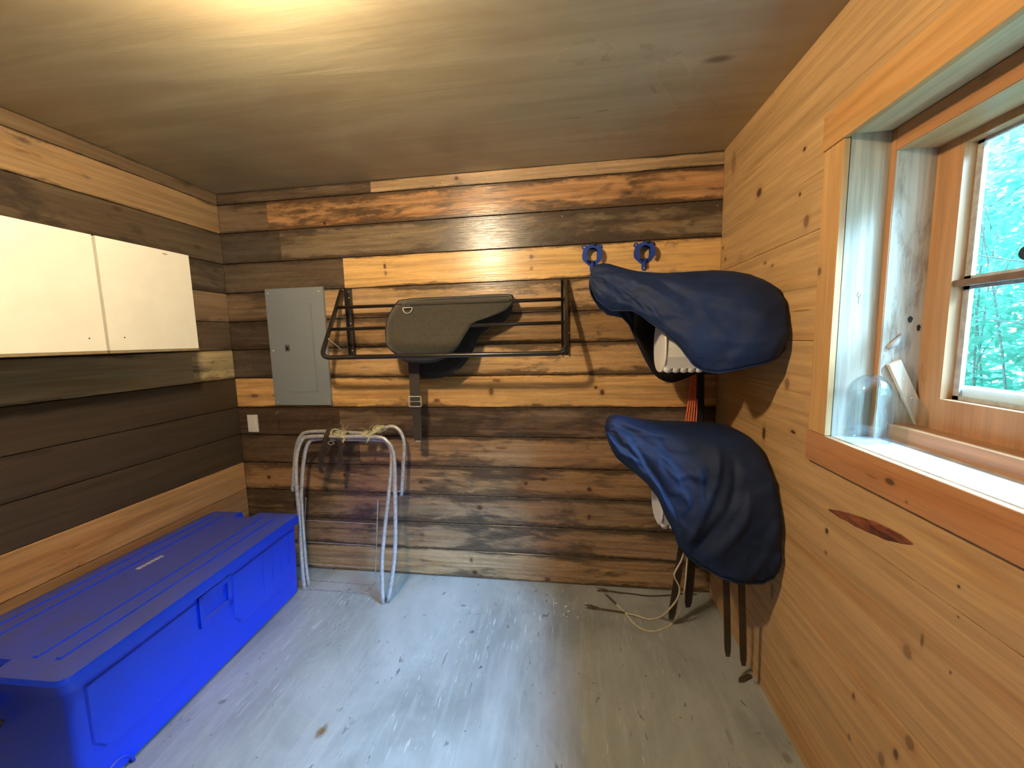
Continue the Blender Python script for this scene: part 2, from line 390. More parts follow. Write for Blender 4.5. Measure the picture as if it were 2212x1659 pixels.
# ------------------------------------------------------------------ mesh helpers
class MB:
    def __init__(s):
        s.v = []; s.f = []

    def add(s, vs, fs):
        o = len(s.v); s.v += [tuple(p) for p in vs]; s.f += [tuple(i + o for i in f) for f in fs]; return s

    def hexa(s, c):      # 8 corners: 4 of one end, 4 of the other
        return s.add(c, [(0, 1, 2, 3), (7, 6, 5, 4), (0, 4, 5, 1), (1, 5, 6, 2), (2, 6, 7, 3), (3, 7, 4, 0)])

    def box(s, x0, x1, y0, y1, z0, z1, b=0.0):
        if b <= 0:
            return s.hexa([(x0, y0, z0), (x0, y1, z0), (x1, y1, z0), (x1, y0, z0), (x0, y0, z1), (x0, y1, z1), (x1, y1, z1), (x1, y0, z1)])
        # chamfered box
        vs = []
        for z, i in ((z0, b), (z0 + b, 0), (z1 - b, 0), (z1, b)):
            vs += [(x0 + i, y0 + i, z), (x0 + i, y1 - i, z), (x1 - i, y1 - i, z), (x1 - i, y0 + i, z)]
        fs = [(0, 1, 2, 3), (15, 14, 13, 12)]
        for k in range(3):
            for j in range(4):
                a = 4 * k + j; c = 4 * k + (j + 1) % 4
                fs.append((a, a + 4, c + 4, c))
        return s.add(vs, fs)

    def prism(s, poly, fn, d0, d1):
        """polygon (list of 2D) extruded; fn(u, v, d) gives the 3D point"""
        n = len(poly)
        vs = [fn(u, v, d0) for u, v in poly] + [fn(u, v, d1) for u, v in poly]
        fs = [tuple(range(n)), tuple(range(2 * n - 1, n - 1, -1))]
        fs += [(i, i + n, (i + 1) % n + n, (i + 1) % n) for i in range(n)]
        return s.add(vs, fs)

    def ringprism(s, outer, inner, fn, d0, d1):
        n = len(outer)
        vs = [fn(u, v, d) for d in (d0, d1) for u, v in outer] + [fn(u, v, d) for d in (d0, d1) for u, v in inner]
        fs = []
        for i in range(n):
            j = (i + 1) % n
            fs += [(i, j, 2 * n + j, 2 * n + i), (n + j, n + i, 3 * n + i, 3 * n + j), (i, n + i, n + j, j), (2 * n + j, 3 * n + j, 3 * n + i, 2 * n + i)]
        return s.add(vs, fs)

    def tube(s, path, r, seg=8, closed=False, caps=True):
        P = [Vector(p) for p in path]; n = len(P)
        rr = r if isinstance(r, (list, tuple)) else [r] * n
        T = []
        for i in range(n):
            a = P[(i - 1) % n] if (closed or i > 0) else P[i]
            b = P[(i + 1) % n] if (closed or i < n - 1) else P[i]
            d = (b - a); T.append(d.normalized() if d.length > 1e-9 else Vector((0, 0, 1)))
        up = Vector((0, 0, 1)) if abs(T[0].z) < 0.9 else Vector((1, 0, 0))
        N = T[0].cross(up).normalized()
        vs = []
        for i in range(n):
            N = (N - T[i] * N.dot(T[i])); N = N.normalized() if N.length > 1e-6 else T[i].orthogonal().normalized()
            B = T[i].cross(N)
            vs += [P[i] + (N * math.cos(2 * PI * k / seg) + B * math.sin(2 * PI * k / seg)) * rr[i] for k in range(seg)]
        fs = []
        for i in range(n if closed else n - 1):
            j = (i + 1) % n
            for k in range(seg):
                l = (k + 1) % seg
                fs.append((i * seg + k, i * seg + l, j * seg + l, j * seg + k))
        if caps and not closed:
            fs.append(tuple(range(seg - 1, -1, -1))); fs.append(tuple((n - 1) * seg + k for k in range(seg)))
        return s.add(vs, fs)

    def ribbon(s, path, side, w, th):
        """flat strap along path; side = width direction, thickness across"""
        P = [Vector(p) for p in path]; n = len(P); S = Vector(side).normalized()
        ws = w if isinstance(w, (list, tuple)) else [w] * n
        vs = []
        for i in range(n):
            a = P[max(i - 1, 0)]; b = P[min(i + 1, n - 1)]
            nn = (b - a).cross(S).normalized() * (th / 2)
            h = S * (ws[i] / 2)
            vs += [P[i] - h - nn, P[i] + h - nn, P[i] + h + nn, P[i] - h + nn]
        fs = [(3, 2, 1, 0), tuple(4 * (n - 1) + k for k in range(4))]
        for i in range(n - 1):
            for k in range(4):
                l = (k + 1) % 4
                fs.append((4 * i + k, 4 * i + l, 4 * i + 4 + l, 4 * i + 4 + k))
        return s.add(vs, fs)

    def lathe(s, prof, c, axis=(0, 0, 1), seg=24, closed=False):
        """prof: list of (radius, height) about an axis through c"""
        A = Vector(axis).normalized(); N = A.orthogonal().normalized(); B = A.cross(N); C = Vector(c); n = len(prof)
        vs = [C + A * h + (N * math.cos(2 * PI * k / seg) + B * math.sin(2 * PI * k / seg)) * max(r, 1e-5) for r, h in prof for k in range(seg)]
        fs = []
        for i in range(n if closed else n - 1):
            j = (i + 1) % n
            for k in range(seg):
                l = (k + 1) % seg
                fs.append((i * seg + k, i * seg + l, j * seg + l, j * seg + k))
        if not closed:
            fs.append(tuple(range(seg - 1, -1, -1))); fs.append(tuple((n - 1) * seg + k for k in range(seg)))
        return s.add(vs, fs)

    def grid(s, rows, closed=False):
        nu, nv = len(rows), len(rows[0])
        vs = [p for r in rows for p in r]
        fs = [(i * nv + j, i * nv + j + 1, (i + 1) * nv + j + 1, (i + 1) * nv + j) for i in range(nu - 1) for j in range(nv - 1)]
        return s.add(vs, fs)

    def build(s, name, mat, parent=None, smooth=False, bevel=0.0, color=None, solid=0.0, sub=0):
        me = bpy.data.meshes.new(name)
        base = Vector(parent.location) if parent is not None and parent.parent is None else Vector((0, 0, 0))
        if parent is not None and parent.parent is not None:
            base = Vector(parent.parent.location) + Vector(parent.location)
        me.from_pydata([tuple(Vector(p) - base) for p in s.v], [], s.f)
        me.validate(); me.update()
        import bmesh
        bm = bmesh.new(); bm.from_mesh(me); bmesh.ops.recalc_face_normals(bm, faces=bm.faces)
        bm.to_mesh(me); bm.free()
        if mat: me.materials.append(MATS[mat])
        o = bpy.data.objects.new(name, me); COL.objects.link(o)
        if parent is not None: o.parent = parent
        if smooth:
            for p in me.polygons: p.use_smooth = True
        if solid:
            m = o.modifiers.new('solid', 'SOLIDIFY'); m.thickness = abs(solid); m.offset = -1 if solid > 0 else 1
        if bevel:
            m = o.modifiers.new('bevel', 'BEVEL'); m.width = bevel; m.segments = 2; m.limit_method = 'ANGLE'; m.angle_limit = 0.6
        if sub:
            m = o.modifiers.new('sub', 'SUBSURF'); m.levels = sub; m.render_levels = sub
        if color: o.color = color
        return o


def smooth_angle(o, a=0.7):
    for p in o.data.polygons: p.use_smooth = True
    o.data.set_sharp_from_angle(angle=a)
    return o


def fillet(pts, r, n=6, closed=False):
    P = [Vector(p) for p in pts]; out = []
    N = len(P)
    for i in range(N):
        if not closed and i in (0, N - 1):
            out.append(P[i]); continue
        a, b, c = P[(i - 1) % N], P[i], P[(i + 1) % N]
        d1, d2 = (a - b), (c - b)
        rr = min(r, d1.length * 0.48, d2.length * 0.48)
        p0 = b + d1.normalized() * rr; p1 = b + d2.normalized() * rr
        for k in range(n + 1):
            t = k / n
            out.append(p0 * (1 - t) ** 2 + b * 2 * t * (1 - t) + p1 * t * t)
    return out


def spline(pts, n=6):
    P = [Vector(p) for p in pts]; out = []
    for i in range(len(P) - 1):
        p0 = P[max(i - 1, 0)]; p1 = P[i]; p2 = P[i + 1]; p3 = P[min(i + 2, len(P) - 1)]
        for k in range(n):
            t = k / n
            out.append(0.5 * ((2 * p1) + (p2 - p0) * t + (2 * p0 - 5 * p1 + 4 * p2 - p3) * t * t + (3 * p1 - p0 - 3 * p2 + p3) * t ** 3))
    out.append(P[-1]); return out


def interp(tab, x, k):
    if x <= tab[0][0]: return tab[0][k]
    for a, b in zip(tab, tab[1:]):
        if x <= b[0]:
            t = (x - a[0]) / (b[0] - a[0]); return a[k] + (b[k] - a[k]) * t
    return tab[-1][k]


def tag(o, label=None, cat=None, group=None, kind=None):
    if label: o['label'] = label
    if cat: o['category'] = cat
    if group: o['group'] = group
    if kind: o['kind'] = kind
    return o


def thing(name, loc, label, cat, group=None):
    o = bpy.data.objects.new(name, None); o.empty_display_size = 0.05; COL.objects.link(o)
    o.location = loc
    return tag(o, label, cat, group)


def struct(o):
    o['kind'] = 'structure'; return o


def screw(parent, c, r=0.004, axis=(0, -1, 0), mat='screw_metal', h=0.003, name='screw'):
    return smooth_angle(MB().lathe([(r, -0.004), (r, h * .5), (r * .6, h), (0.0001, h)], c, axis, 10).build(name, mat, parent))


# ------------------------------------------------------------------ the room
YB = -4.0                       # the room goes on behind the camera to here
ROWS = [2.4, 2.332, 2.163, 1.981, 1.802, 1.625, 1.45, 1.269, 1.081, .902, .716, .535, .354, .18, 0.0]
struct(MB().box(-0.25, W + 0.24, YB - .2, 0.2, -0.08, 0.0).build('floor', 'floor_paint'))
struct(MB().box(-0.25, W + 0.24, YB - .2, 0.2, H, H + 0.08).build('ceiling', 'ceiling_plywood'))
wb = struct(MB().box(-0.02, W + .02, 0.02, 0.16, 0.0, H).build('wall_back', 'hole_dark'))
wl = struct(MB().box(-0.2, -0.02, YB, 0.16, 0.0, H).build('wall_left', 'hole_dark'))
wf = struct(MB().box(-0.2, W + .24, YB - .16, YB, 0.0, H).build('wall_front', 'shell_board'))
# window opening in the right wall
OY0, OY1, OZ0, OZ1 = -0.954, -1.92, 1.160, 2.026
m = MB()
m.box(W + .02, 3.15, OY0 + .02, 0.16, 0, H)
m.box(W + .02, 3.15, YB, OY1 - .02, 0, H)
m.box(W + .02, 3.15, OY1 - .02, OY0 + .02, 0, OZ0 - .02)
m.box(W + .02, 3.15, OY1 - .02, OY0 + .02, OZ1 + .02, H)
wr = struct(m.build('wall_right', 'shell_board'))

GAP = 0.0028


def plank_back(x0, x1, z0, z1, color):
    g = GAP; b = 0.0025
    m = MB()
    m.box(x0 + .0006, x1 - .0006, 0.0 + random.uniform(0, .0012), 0.0195, z0 + g * .5, z1 - g * .5, b)
    return m.build('plank', 'weathered_pine_back', wb, color=color)


LG = (.50, .29, .115); TAN = (.36, .23, .12); BR = (.20, .125, .065); DK = (.085, .06, .042); OL = (.15, .12, .085)
back = [
    [(0, 1.0, (.15, .105, .065), .45), (1.0, W, (.42, .28, .155), .26)],
    [(0, .33, (.18, .12, .07), .42), (.33, W, (.44, .235, .105), .50)],
    [(0, .40, (.085, .065, .045), .45), (.40, W, (.21, .155, .095), .66)],
    [(0, .797, (.115, .082, .052), .40), (.797, W, (.68, .41, .155), .20)],
    [(0, .66, (.20, .135, .08), .48), (.66, W, (.46, .29, .14), .46)],
    [(0, .66, (.085, .062, .043), .5), (.66, W, (.30, .175, .075), .56)],
    [(0, .64, (.085, .062, .045), .45), (.64, W, (.52, .32, .145), .44)],
    [(0, W, (.62, .36, .14), .30)],
    [(0, .70, (.085, .052, .033), .3), (.70, W, (.17, .115, .075), .66)],
    [(0, .82, (.115, .075, .045), .3), (.82, W, (.34, .205, .105), .46)],
    [(0, W, (.34, .20, .095), .52)],
    [(0, W, (.31, .205, .115), .70)],
    [(0, W, (.32, .205, .115), .60)],
    [(0, W, (.40, .26, .14), .48)],
]
for i, segs in enumerate(back):
    for (a, b, c, s) in segs:
        plank_back(a, b, ROWS[i + 1], ROWS[i], (*c, s))

for (px_, py_) in ((956, 394), (1054, 384), (1046, 410), (1219, 392), (1553, 420), (1550, 444), (1214, 467), (1046, 478), (1050, 528), (1046, 548), (1051, 599), (1217, 590), (690, 640), (1520, 840)):
    c_ = at(px_, py_, 1, 0)
    MB().lathe([(.0028, -.002), (.0028, .0005), (.0016, .0012), (.0001, .0013)], (c_.x, 0, c_.z), (0, -1, 0), 8).build('nail_head', 'screw_metal', wb)

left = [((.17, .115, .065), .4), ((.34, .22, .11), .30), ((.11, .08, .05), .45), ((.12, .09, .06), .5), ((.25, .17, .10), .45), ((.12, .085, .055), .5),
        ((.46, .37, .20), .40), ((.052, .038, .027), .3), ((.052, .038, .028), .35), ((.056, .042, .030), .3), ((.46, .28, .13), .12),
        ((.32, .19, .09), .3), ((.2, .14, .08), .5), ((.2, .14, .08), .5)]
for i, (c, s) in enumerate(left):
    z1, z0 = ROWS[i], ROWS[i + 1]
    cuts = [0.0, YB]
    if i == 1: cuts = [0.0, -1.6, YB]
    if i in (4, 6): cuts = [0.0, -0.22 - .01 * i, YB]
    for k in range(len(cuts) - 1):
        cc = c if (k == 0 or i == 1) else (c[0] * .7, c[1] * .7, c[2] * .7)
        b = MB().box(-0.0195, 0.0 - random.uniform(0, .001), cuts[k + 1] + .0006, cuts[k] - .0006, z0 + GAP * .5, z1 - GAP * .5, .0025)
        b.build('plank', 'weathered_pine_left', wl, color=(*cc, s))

rg = 0.0004
for i in range(14):
    z1 = ROWS[i] - (.0009 if ROWS[i] in (1.802, 1.45, .902) else rg * .5); z0 = ROWS[i + 1] + (.0009 if ROWS[i + 1] in (1.802, 1.45, .902) else rg * .5)
    k = random.uniform(.96, 1.05)
    c = (.50 * k, .31 * k, .135 * k, random.choice([.10, .2, .3, .16]))
    m = MB(); x0, x1 = W, W + .0195
    if z0 > OZ1 + .02 or z1 < OZ0 - .02:
        m.box(x0, x1, YB, -.0005, z0, z1, .0005)
    else:
        m.box(x0, x1, OY0 + .02, -.0005, z0, z1, .0005)
        m.box(x0, x1, YB, OY1 - .02, z0, z1, .0005)
        if z1 > OZ1 + .02: m.box(x0, x1, OY1 - .02, OY0 + .02, OZ1 + .02, z1, .0005)
        if z0 < OZ0 - .02: m.box(x0, x1, OY1 - .02, OY0 + .02, z0, OZ0 - .02, .0005)
    m.build('plank', 'honey_pine_right', wr, color=c)
# gouge with torn bark in a board under the window: a dished scar with a raised lip
g0, g1 = at(1787, 1100, 0, W), at(1978, 1178, 0, W)
rows = []
for i in range(25):
    t = i / 24; cy = g0.y + (g1.y - g0.y) * t; cz = g0.z + (g1.z - g0.z) * t
    h = 0.021 * (math.sin(PI * min(1, t * 1.02 + .0)) ** .6) * (0.65 + .5 * t) + .0005
    row = []
    for j in range(9):
        s = (j - 4) / 4
        bump = 0.0008 + 0.0035 * (1 - s * s) * math.sin(PI * t) + noise.noise(Vector((t * 14, s * 3, 0))) * .0012 * (1 - abs(s))
        row.append((W - max(bump, .0002) if abs(s) < 1 and 0 < i < 24 else W + .001, cy, cz + s * h + noise.noise(Vector((t * 9, s, 5))) * .004 * abs(s)))
    rows.append(row)
t_ = NT('scar_bark')
g_ = t_.n('ShaderNodeNewGeometry')
nz = t_.noise(t_.vmath('MULTIPLY', g_.outputs['Position'], (1, 16, 70)), 1, 5, .6, .5)
t_.bsdf(t_.mix(t_.smooth(nz, .35, .65), (0.065, 0.016, 0.008), (0.26, 0.085, 0.035)), .4, 0, nz, .002)
MATS['scar_bark'] = t_.m
MB().grid(rows).build('bark_scar', 'scar_bark', wr, smooth=True)

# ------------------------------------------------------------------ window
CX = W - 0.019                  # face of the casing boards
hc = (.50, .27, .095, .22)
cas = struct(MB().box(CX, W, OY1 - .09, OY0 + .094, OZ1 - .006, 2.125, .0015).build('trim_1', 'casing_pine_long', color=hc))
struct(MB().box(CX + .003, W, OY0, OY0 + .085, OZ0 + .002, OZ1 - .007, .0015).build('trim_2', 'casing_pine_tall', color=(.54, .31, .12, .15)))
struct(MB().box(CX + .003, W, OY1 - .085, OY1, OZ0 + .002, OZ1 - .007, .0015).build('trim_3', 'casing_pine_tall', color=hc))
struct(MB().box(CX + .001, W, OY1 - .09, OY0 + .088, 1.066, OZ0 + .001, .0015).build('trim_4', 'casing_pine_long', color=(.44, .21, .085, .2)))
win = thing('window_1', (3.05, (OY0 + OY1) / 2, OZ0), None, None); win['kind'] = 'structure'
JX = 3.016
jc = (.46, .39, .28, .35)
MB().box(W + .004, 3.15, OY0 + .0025, OY0 + .02, OZ0 - .02, OZ1 + .02).build('side_jamb', 'jamb_pine', win, color=jc)
MB().box(W - .004, 3.15, OY1 - .02, OY1 - .0025, OZ0 - .02, OZ1 + .02).build('side_jamb', 'jamb_pine', win, color=jc)
MB().box(W + .004, 3.15, OY1, OY0, OZ1 + .0025, OZ1 + .02).build('head_jamb', 'casing_pine_long', win, color=(.55, .44, .24, .2))
MB().box(W + .005, 3.15, OY1, OY0, OZ0 - .02, OZ0 + .002, .001).build('sill_board', 'sill_wood', win)
# inner frame standing back in the opening
fy0, fy1, fz0, fz1 = OY0 - .020, OY1 + .020, 1.205, 1.966
brn = (.40, .19, .075, .2)
MB().box(JX, 3.15, fy0, OY0 + .002, OZ0, OZ1, .0015).build('frame_stile', 'jamb_pine', win, color=(.46, .40, .30, .34))
MB().box(JX, 3.15, OY1 - .002, fy1, OZ0, OZ1, .0015).build('frame_stile', 'jamb_pine', win, color=(.46, .40, .30, .34))
MB().box(JX, 3.15, fy1, fy0, fz1, OZ1, .0015).build('frame_head', 'casing_pine_long', win, color=(.46, .27, .12, .2))
MB().box(JX + .035, 3.15, fy1, fy0, OZ0, fz0, .0015).build('frame_sill', 'casing_pine_long', win, color=brn)
# thin brown facing on the edge of the frame
MB().box(JX - .003, JX, fy0 + .001, OY0 - .001, OZ0 + .006, OZ1, 0).build('frame_edge', 'casing_pine_tall', win, color=brn)
MB().box(JX - .003, JX, fy1, fy0, fz1 + .002, OZ1, 0).build('frame_edge', 'casing_pine_long', win, color=brn)
# sash
sx0, sx1 = 3.115, 3.150
sw = .075
gy0, gy1, gz0, gz1 = fy0 - sw, fy1 + sw, 1.290, 1.945
sash = MB()
sash.box(sx0, sx1, gy0, fy0, fz0, fz1 + .01)
sash.box(sx0, sx1, fy1, gy1, fz0, fz1 + .01)
sash.box(sx0, sx1, gy1, gy0, fz0, gz0)
sash.box(sx0, sx1, gy1, gy0, gz1, fz1 + .01)
so = sash.build('sash', 'casing_pine_tall', win, color=(.42, .215, .09, .2))
mz = at(2140, 603, 0, 3.13).z
MB().box(sx0 + .004, sx1, gy1, gy0, mz - .008, mz + .008).build('muntin', 'muntin_brown', so)
for (a, b) in ((gz0, mz - .008), (mz + .008, gz1)):
    p = MB()
    p.box(sx1 - .006, sx1, gy0 - .016, gy0, a, b); p.box(sx1 - .006, sx1, gy1, gy1 + .016, a, b)
    p.box(sx1 - .006, sx1, gy1, gy0, a, a + .010); p.box(sx1 - .006, sx1, gy1, gy0, b - .008, b)
    p.build('glazing_bead', 'glazing_putty', so)
    MB().box(sx1 - .004, sx1 - .001, gy1, gy0, a, b).build('glass_pane', 'window_glass', so)
# dark oval catch on the glazing at the right of the view
cpos = at(2222, 545, 0, 3.10)
MB().lathe([(0.0001, -.004), (.014, -.004), (.017, 0), (.014, .006), (.0001, .008)], cpos, (-1, 0, 0), 14).build('window_catch', 'black_rubber', so, smooth=True)
# storm frame and outer sill, painted white
p = MB()
p.box(3.151, 3.165, gy0 - .004, fy0 + .03, 1.2, 2.0); p.box(3.151, 3.165, fy1 - .03, gy1 + .004, 1.2, 2.0); p.box(3.151, 3.165, gy1, gy0, gz1 - .006, 2.0)
p.build('storm_frame', 'outside_paint', win)
MB().hexa([(3.152, OY1 - .05, 1.13), (3.152, OY0 + .05, 1.13), (3.152, OY0 + .05, 1.322), (3.152, OY1 - .05, 1.322), (3.33, OY1 - .05, 1.10), (3.33, OY0 + .05, 1.10), (3.33, OY0 + .05, 1.305), (3.33, OY1 - .05, 1.305)]).build('outer_sill', 'outside_paint', win)
# diagonal prop stick leaning in the frame, with nails
s0 = at(1930, 782, 1, fy0 - .008); s1 = at(1994, 921, 1, fy0 - .008)
d = (s1 - s0).normalized(); nrm = Vector((d.z, 0, -d.x)).normalized()
stick = thing('prop_stick', tuple(s1), 'pale wooden prop stick with nails leaning diagonally against the window frame', 'stick')
hw = .0165
q = [s0 - nrm * hw, s0 + nrm * hw, s1 + nrm * hw, s1 - nrm * hw]
m = MB().hexa([(*p_[:1], p_.y + dy, p_.z) for dy in (.006, -.006) for p_ in q])
m.build('shaft', 'jamb_pine', stick, color=(.66, .56, .40, .1), bevel=.001)
for t in (.25, .55, .86):
    c = s0 + (s1 - s0) * t; screw(stick, (c.x, c.y - .006, c.z), .0022, name='nail')
# knots of the reveal: two dark scars and a broken edge
for (px, py, ru, rv) in ((1966, 690, .006, .009), (1984, 708, .0045, .009)):
    c = at(px, py, 1, fy0 - .0006)
    MB().lathe([(0.0001, .0012), (.7, .0010), (1, 0)], (0, 0, 0), (0, -1, 0), 14)
    mm = MB(); pts = [(c.x + ru * math.cos(a * PI / 7) * (1 + .2 * math.sin(a * 2.3)), c.z + rv * math.sin(a * PI / 7) * (1 + .15 * math.cos(a * 3.1))) for a in range(14)]
    mm.prism(pts, lambda u, v, dd: (u, dd, v), c.y, c.y - .001); mm.build('knot', 'hole_dark', win)
m = MB(); c0 = at(1918, 752, 1, fy0 - .002); c1 = at(1948, 722, 1, fy0 - .002)
m.tube([c0, c0.lerp(c1, .5) + Vector((0, -.003, -.004)), c1], [.007, .009, .002], 8)
m.build('splinter', 'sill_wood', win, smooth=True)
# small eye hook on the jamb, bent nail below
eh = thing('eye_hook', tuple(at(1862, 632, 1, OY0)), 'small round metal eye hook screwed into the left window jamb', 'hook')
c = at(1862, 632, 1, OY0 - .002)
MB().tube([c + Vector((math.cos(a) * .005, 0, math.sin(a) * .006)) for a in [k * 2 * PI / 14 for k in range(14)]], .0012, 6, True).build('ring', 'screw_metal', eh, smooth=True)
MB().tube([c + Vector((0, 0, -.006)), c + Vector((0, 0, -.03))], .0011, 6).build('shank', 'screw_metal', eh, smooth=True)

# glass globe jar on the sill
jb = at(1876, 936, 2, OZ0 + .004)
jb = Vector((2.969, -1.014, OZ0 + .004))
jar = thing('glass_jar', (jb.x, jb.y, OZ0 + .004), 'clear domed glass lamp globe with threaded neck standing upside down on the window sill', 'jar')
R = .053; HJ = .192
prof = [(R - .004, 0.0), (R, .001)]
for k in range(4): prof += [(R + .0012, .006 + k * .007), (R - .0010, .0095 + k * .007)]
prof += [(R - .001, .036), (R, .042), (R, .135)]
for k in range(1, 9): prof.append((R * math.cos(k * PI / 16.0), .135 + (HJ - .135) * math.sin(k * PI / 16.0)))
inn = [(max(r - .004, .0002), min(h, HJ - .004)) for r, h in prof[2:][::-1]] + [(R - .005, .0)]
o = MB().lathe(prof + inn, tuple(jar.location), (0, 0, 1), 40, True).build('globe', 'jar_glass', jar, smooth=True)

# ------------------------------------------------------------------ outside
struct(MB().box(3.16, 9.0, -7, 4, -0.5, -0.4).build('ground', 'ground_soil'))
struct(MB().box(3.0, 3.75, -5, 1.5, 2.55, 2.62).build('eave', 'shell_board'))


def shrub(x0, x1, y0, y1, z0, z1, n, label, size, seed):
    rnd = random.Random(seed)
    root = thing('shrub', ((x0 + x1) / 2, (y0 + y1) / 2, -.4), label, 'shrub')
    stems = MB(); tips = []
    for k in range(34):
        bx = rnd.uniform(x0 + .1, x1 - .1); by = rnd.uniform(y0, y1)
        ex = bx + rnd.uniform(-.35, .1); ey = by + rnd.uniform(-.4, .4); ez = rnd.uniform(z0 + (z1 - z0) * .6, z1)
        pp = spline([(bx, by, -.4), ((bx + ex) / 2 + rnd.uniform(-.1, .1), (by + ey) / 2, ez * .5), (ex, ey, ez)], 5)
        stems.tube(pp, [.006 * (1 - .8 * i / len(pp)) + .001 for i in range(len(pp))], 5); tips += pp
        for q in range(8):
            a = pp[rnd.randrange(3, len(pp))]
            b = a + Vector((rnd.uniform(-.3, .05), rnd.uniform(-.35, .35), rnd.uniform(.0, .2)))
            stems.tube([a, (a + b) / 2 + Vector((0, 0, .02)), b], [.003, .0025, .0012], 4)
    o = stems.build('branch', 'bark', root); o['kind'] = 'stuff'
    lv = MB()
    for k in range(n):
        c = Vector((x0 + (x1 - x0) * rnd.random() ** 1.5, rnd.uniform(y0 - .2, y1 + .2), rnd.uniform(z0, z1)))
        L = size * rnd.uniform(.5, 1.25); wd = L * rnd.uniform(.38, .55)
        d = Vector((rnd.uniform(-.9, .3), rnd.uniform(-1, 1), rnd.uniform(-.45, .35))).normalized()
        s = d.cross(Vector((rnd.uniform(-.3, .3), rnd.uniform(-.3, .3), 1))).normalized()
        u = s.cross(d).normalized() * (L * .10)
        lv.add([c, c + d * L * .35 + s * wd * .5 + u, c + d * L, c + d * L * .35 - s * wd * .5 + u, c + d * L * .45],
               [(0, 1, 4), (1, 2, 4), (0, 4, 3), (4, 2, 3)])
    o = lv.build('leaves', 'leaf', root); o['kind'] = 'stuff'
    return root


shrub(4.0, 4.9, -2.1, 1.6, -.3, 2.45, 26000, 'leafy green shrub growing close outside the window pane', .085, 3)
shrub(5.4, 6.4, -3.6, 3.0, -.3, 3.3, 24000, 'taller leafy hedge standing behind the shrub outside the window', .15, 5)

# ------------------------------------------------------------------ ceiling lamp (just above the top edge of the view)
lamp = thing('ceiling_lamp', (LAMP_POS.x, LAMP_POS.y, H), 'bare round bulb in a white porcelain holder on the ceiling', 'lamp')
MB().lathe([(.055, 0), (.055, -.010), (.035, -.018), (.026, -.030), (.0001, -.032)], (LAMP_POS.x, LAMP_POS.y, H), (0, 0, 1), 20).build('holder', 'porcelain', lamp, smooth=True)
MB().lathe([(.0001, -.045)] + [(.045 * math.sin(k * PI / 10), -.045 * math.cos(k * PI / 10)) for k in range(1, 9)] + [(.014, .050)], LAMP_POS, (0, 0, 1), 20).build('bulb', 'bulb_glow', lamp, smooth=True)

# ------------------------------------------------------------------ wall cabinets
CD = .30
ya = at(203, 510, 0, CD).y; yb = at(410, 550, 0, CD).y
ztop, zbot = 1.918, 1.470
cabs = [(-1.310, -.913, 'cream wall cabinet farther from the corner, cut off by the left edge'),
        (-.911, -.513, 'cream wall cabinet nearest the corner, with a dark chip near its top edge')]
for i, (a, b, lab) in enumerate(cabs):
    c = thing('wall_cabinet', (0.0, (a + b) / 2, zbot), lab, 'cabinet', 'cream wall cabinets on the left wall')
    MB().box(0.001, CD - .018, a + .001, b - .001, zbot + .002, ztop - .002, .001).build('carcass', 'cabinet_carcass', c)
    dr = MB().box(CD - .018, CD, a + .005, b - .005, zbot, ztop, .0012).build('door', 'cream_laminate', c)
    py, pz = (at(193, 731, 0, CD) if i == 0 else at(269, 729, 0, CD)).yz
    MB().lathe([(.0028, -.001), (.0028, .0008), (.0001, .0009)], (CD, py, pz), (1, 0, 0), 10).build('knob_hole', 'hole_dark', dr)
    MB().box(.001, CD - .001, a + .002, b - .002, zbot - .010, zbot - .0005, 0).build('bottom_edge', 'cabinet_carcass', c)
    if i == 1:
        q = at(357, 549, 0, CD)
        MB().box(CD, CD + .0008, q.y - .012, q.y + .008, q.z - .002, q.z + .002).build('chip', 'cabinet_carcass', dr)
# shallow end shade: the third cabinet door beyond the frame is not shown

# ------------------------------------------------------------------ breaker panel
def onb(px, py, y=0.0):
    return at(px, py, 1, y)


px0, px1, pz0, pz1 = .278, .664, 1.096, 1.818
pan = thing('breaker_panel', ((px0 + px1) / 2, 0, pz0), 'grey steel breaker panel cover with a hinged door on the back wall', 'panel')
MB().box(px0, px1, -.014, 0.0, pz0, pz1, .002).build('cover', 'panel_grey', pan)
MB().box(px0 + .016, px1 - .016, -.003, .0, pz0 + .016, pz1 - .016).build('box_rim', 'panel_grey', pan)
dx0, dx1, dz0, dz1 = px0 + .105, px1 - .085, pz0 + .085, pz1 - .095
dr = MB().box(dx0, dx1, -.0172, -.014, dz0, dz1, .0015).build('door', 'panel_grey', pan)
m = MB(); m.box(dx1 - .008, dx1 - .003, -.0195, -.0172, dz0 + .01, dz1 - .01, .001); m.build('hinge', 'panel_grey', dr)
MB().box(dx0 + .002, dx0 + .032, -.0185, -.0172, 1.435, 1.475).build('latch_plate', 'latch_grey', dr)
MB().box(dx0 + .012, dx0 + .024, -.0215, -.0185, 1.444, 1.462, .002).build('latch', 'hole_dark', dr)
for sxp, szp in ((px0 + .02, pz1 - .028), (px1 - .03, pz1 - .028), (px0 + .022, 1.44), (px1 - .02, 1.44), (px0 + .02, pz0 + .02), (px1 - .02, pz0 + .02)):
    screw(pan, (sxp, -.014, szp), .0055)

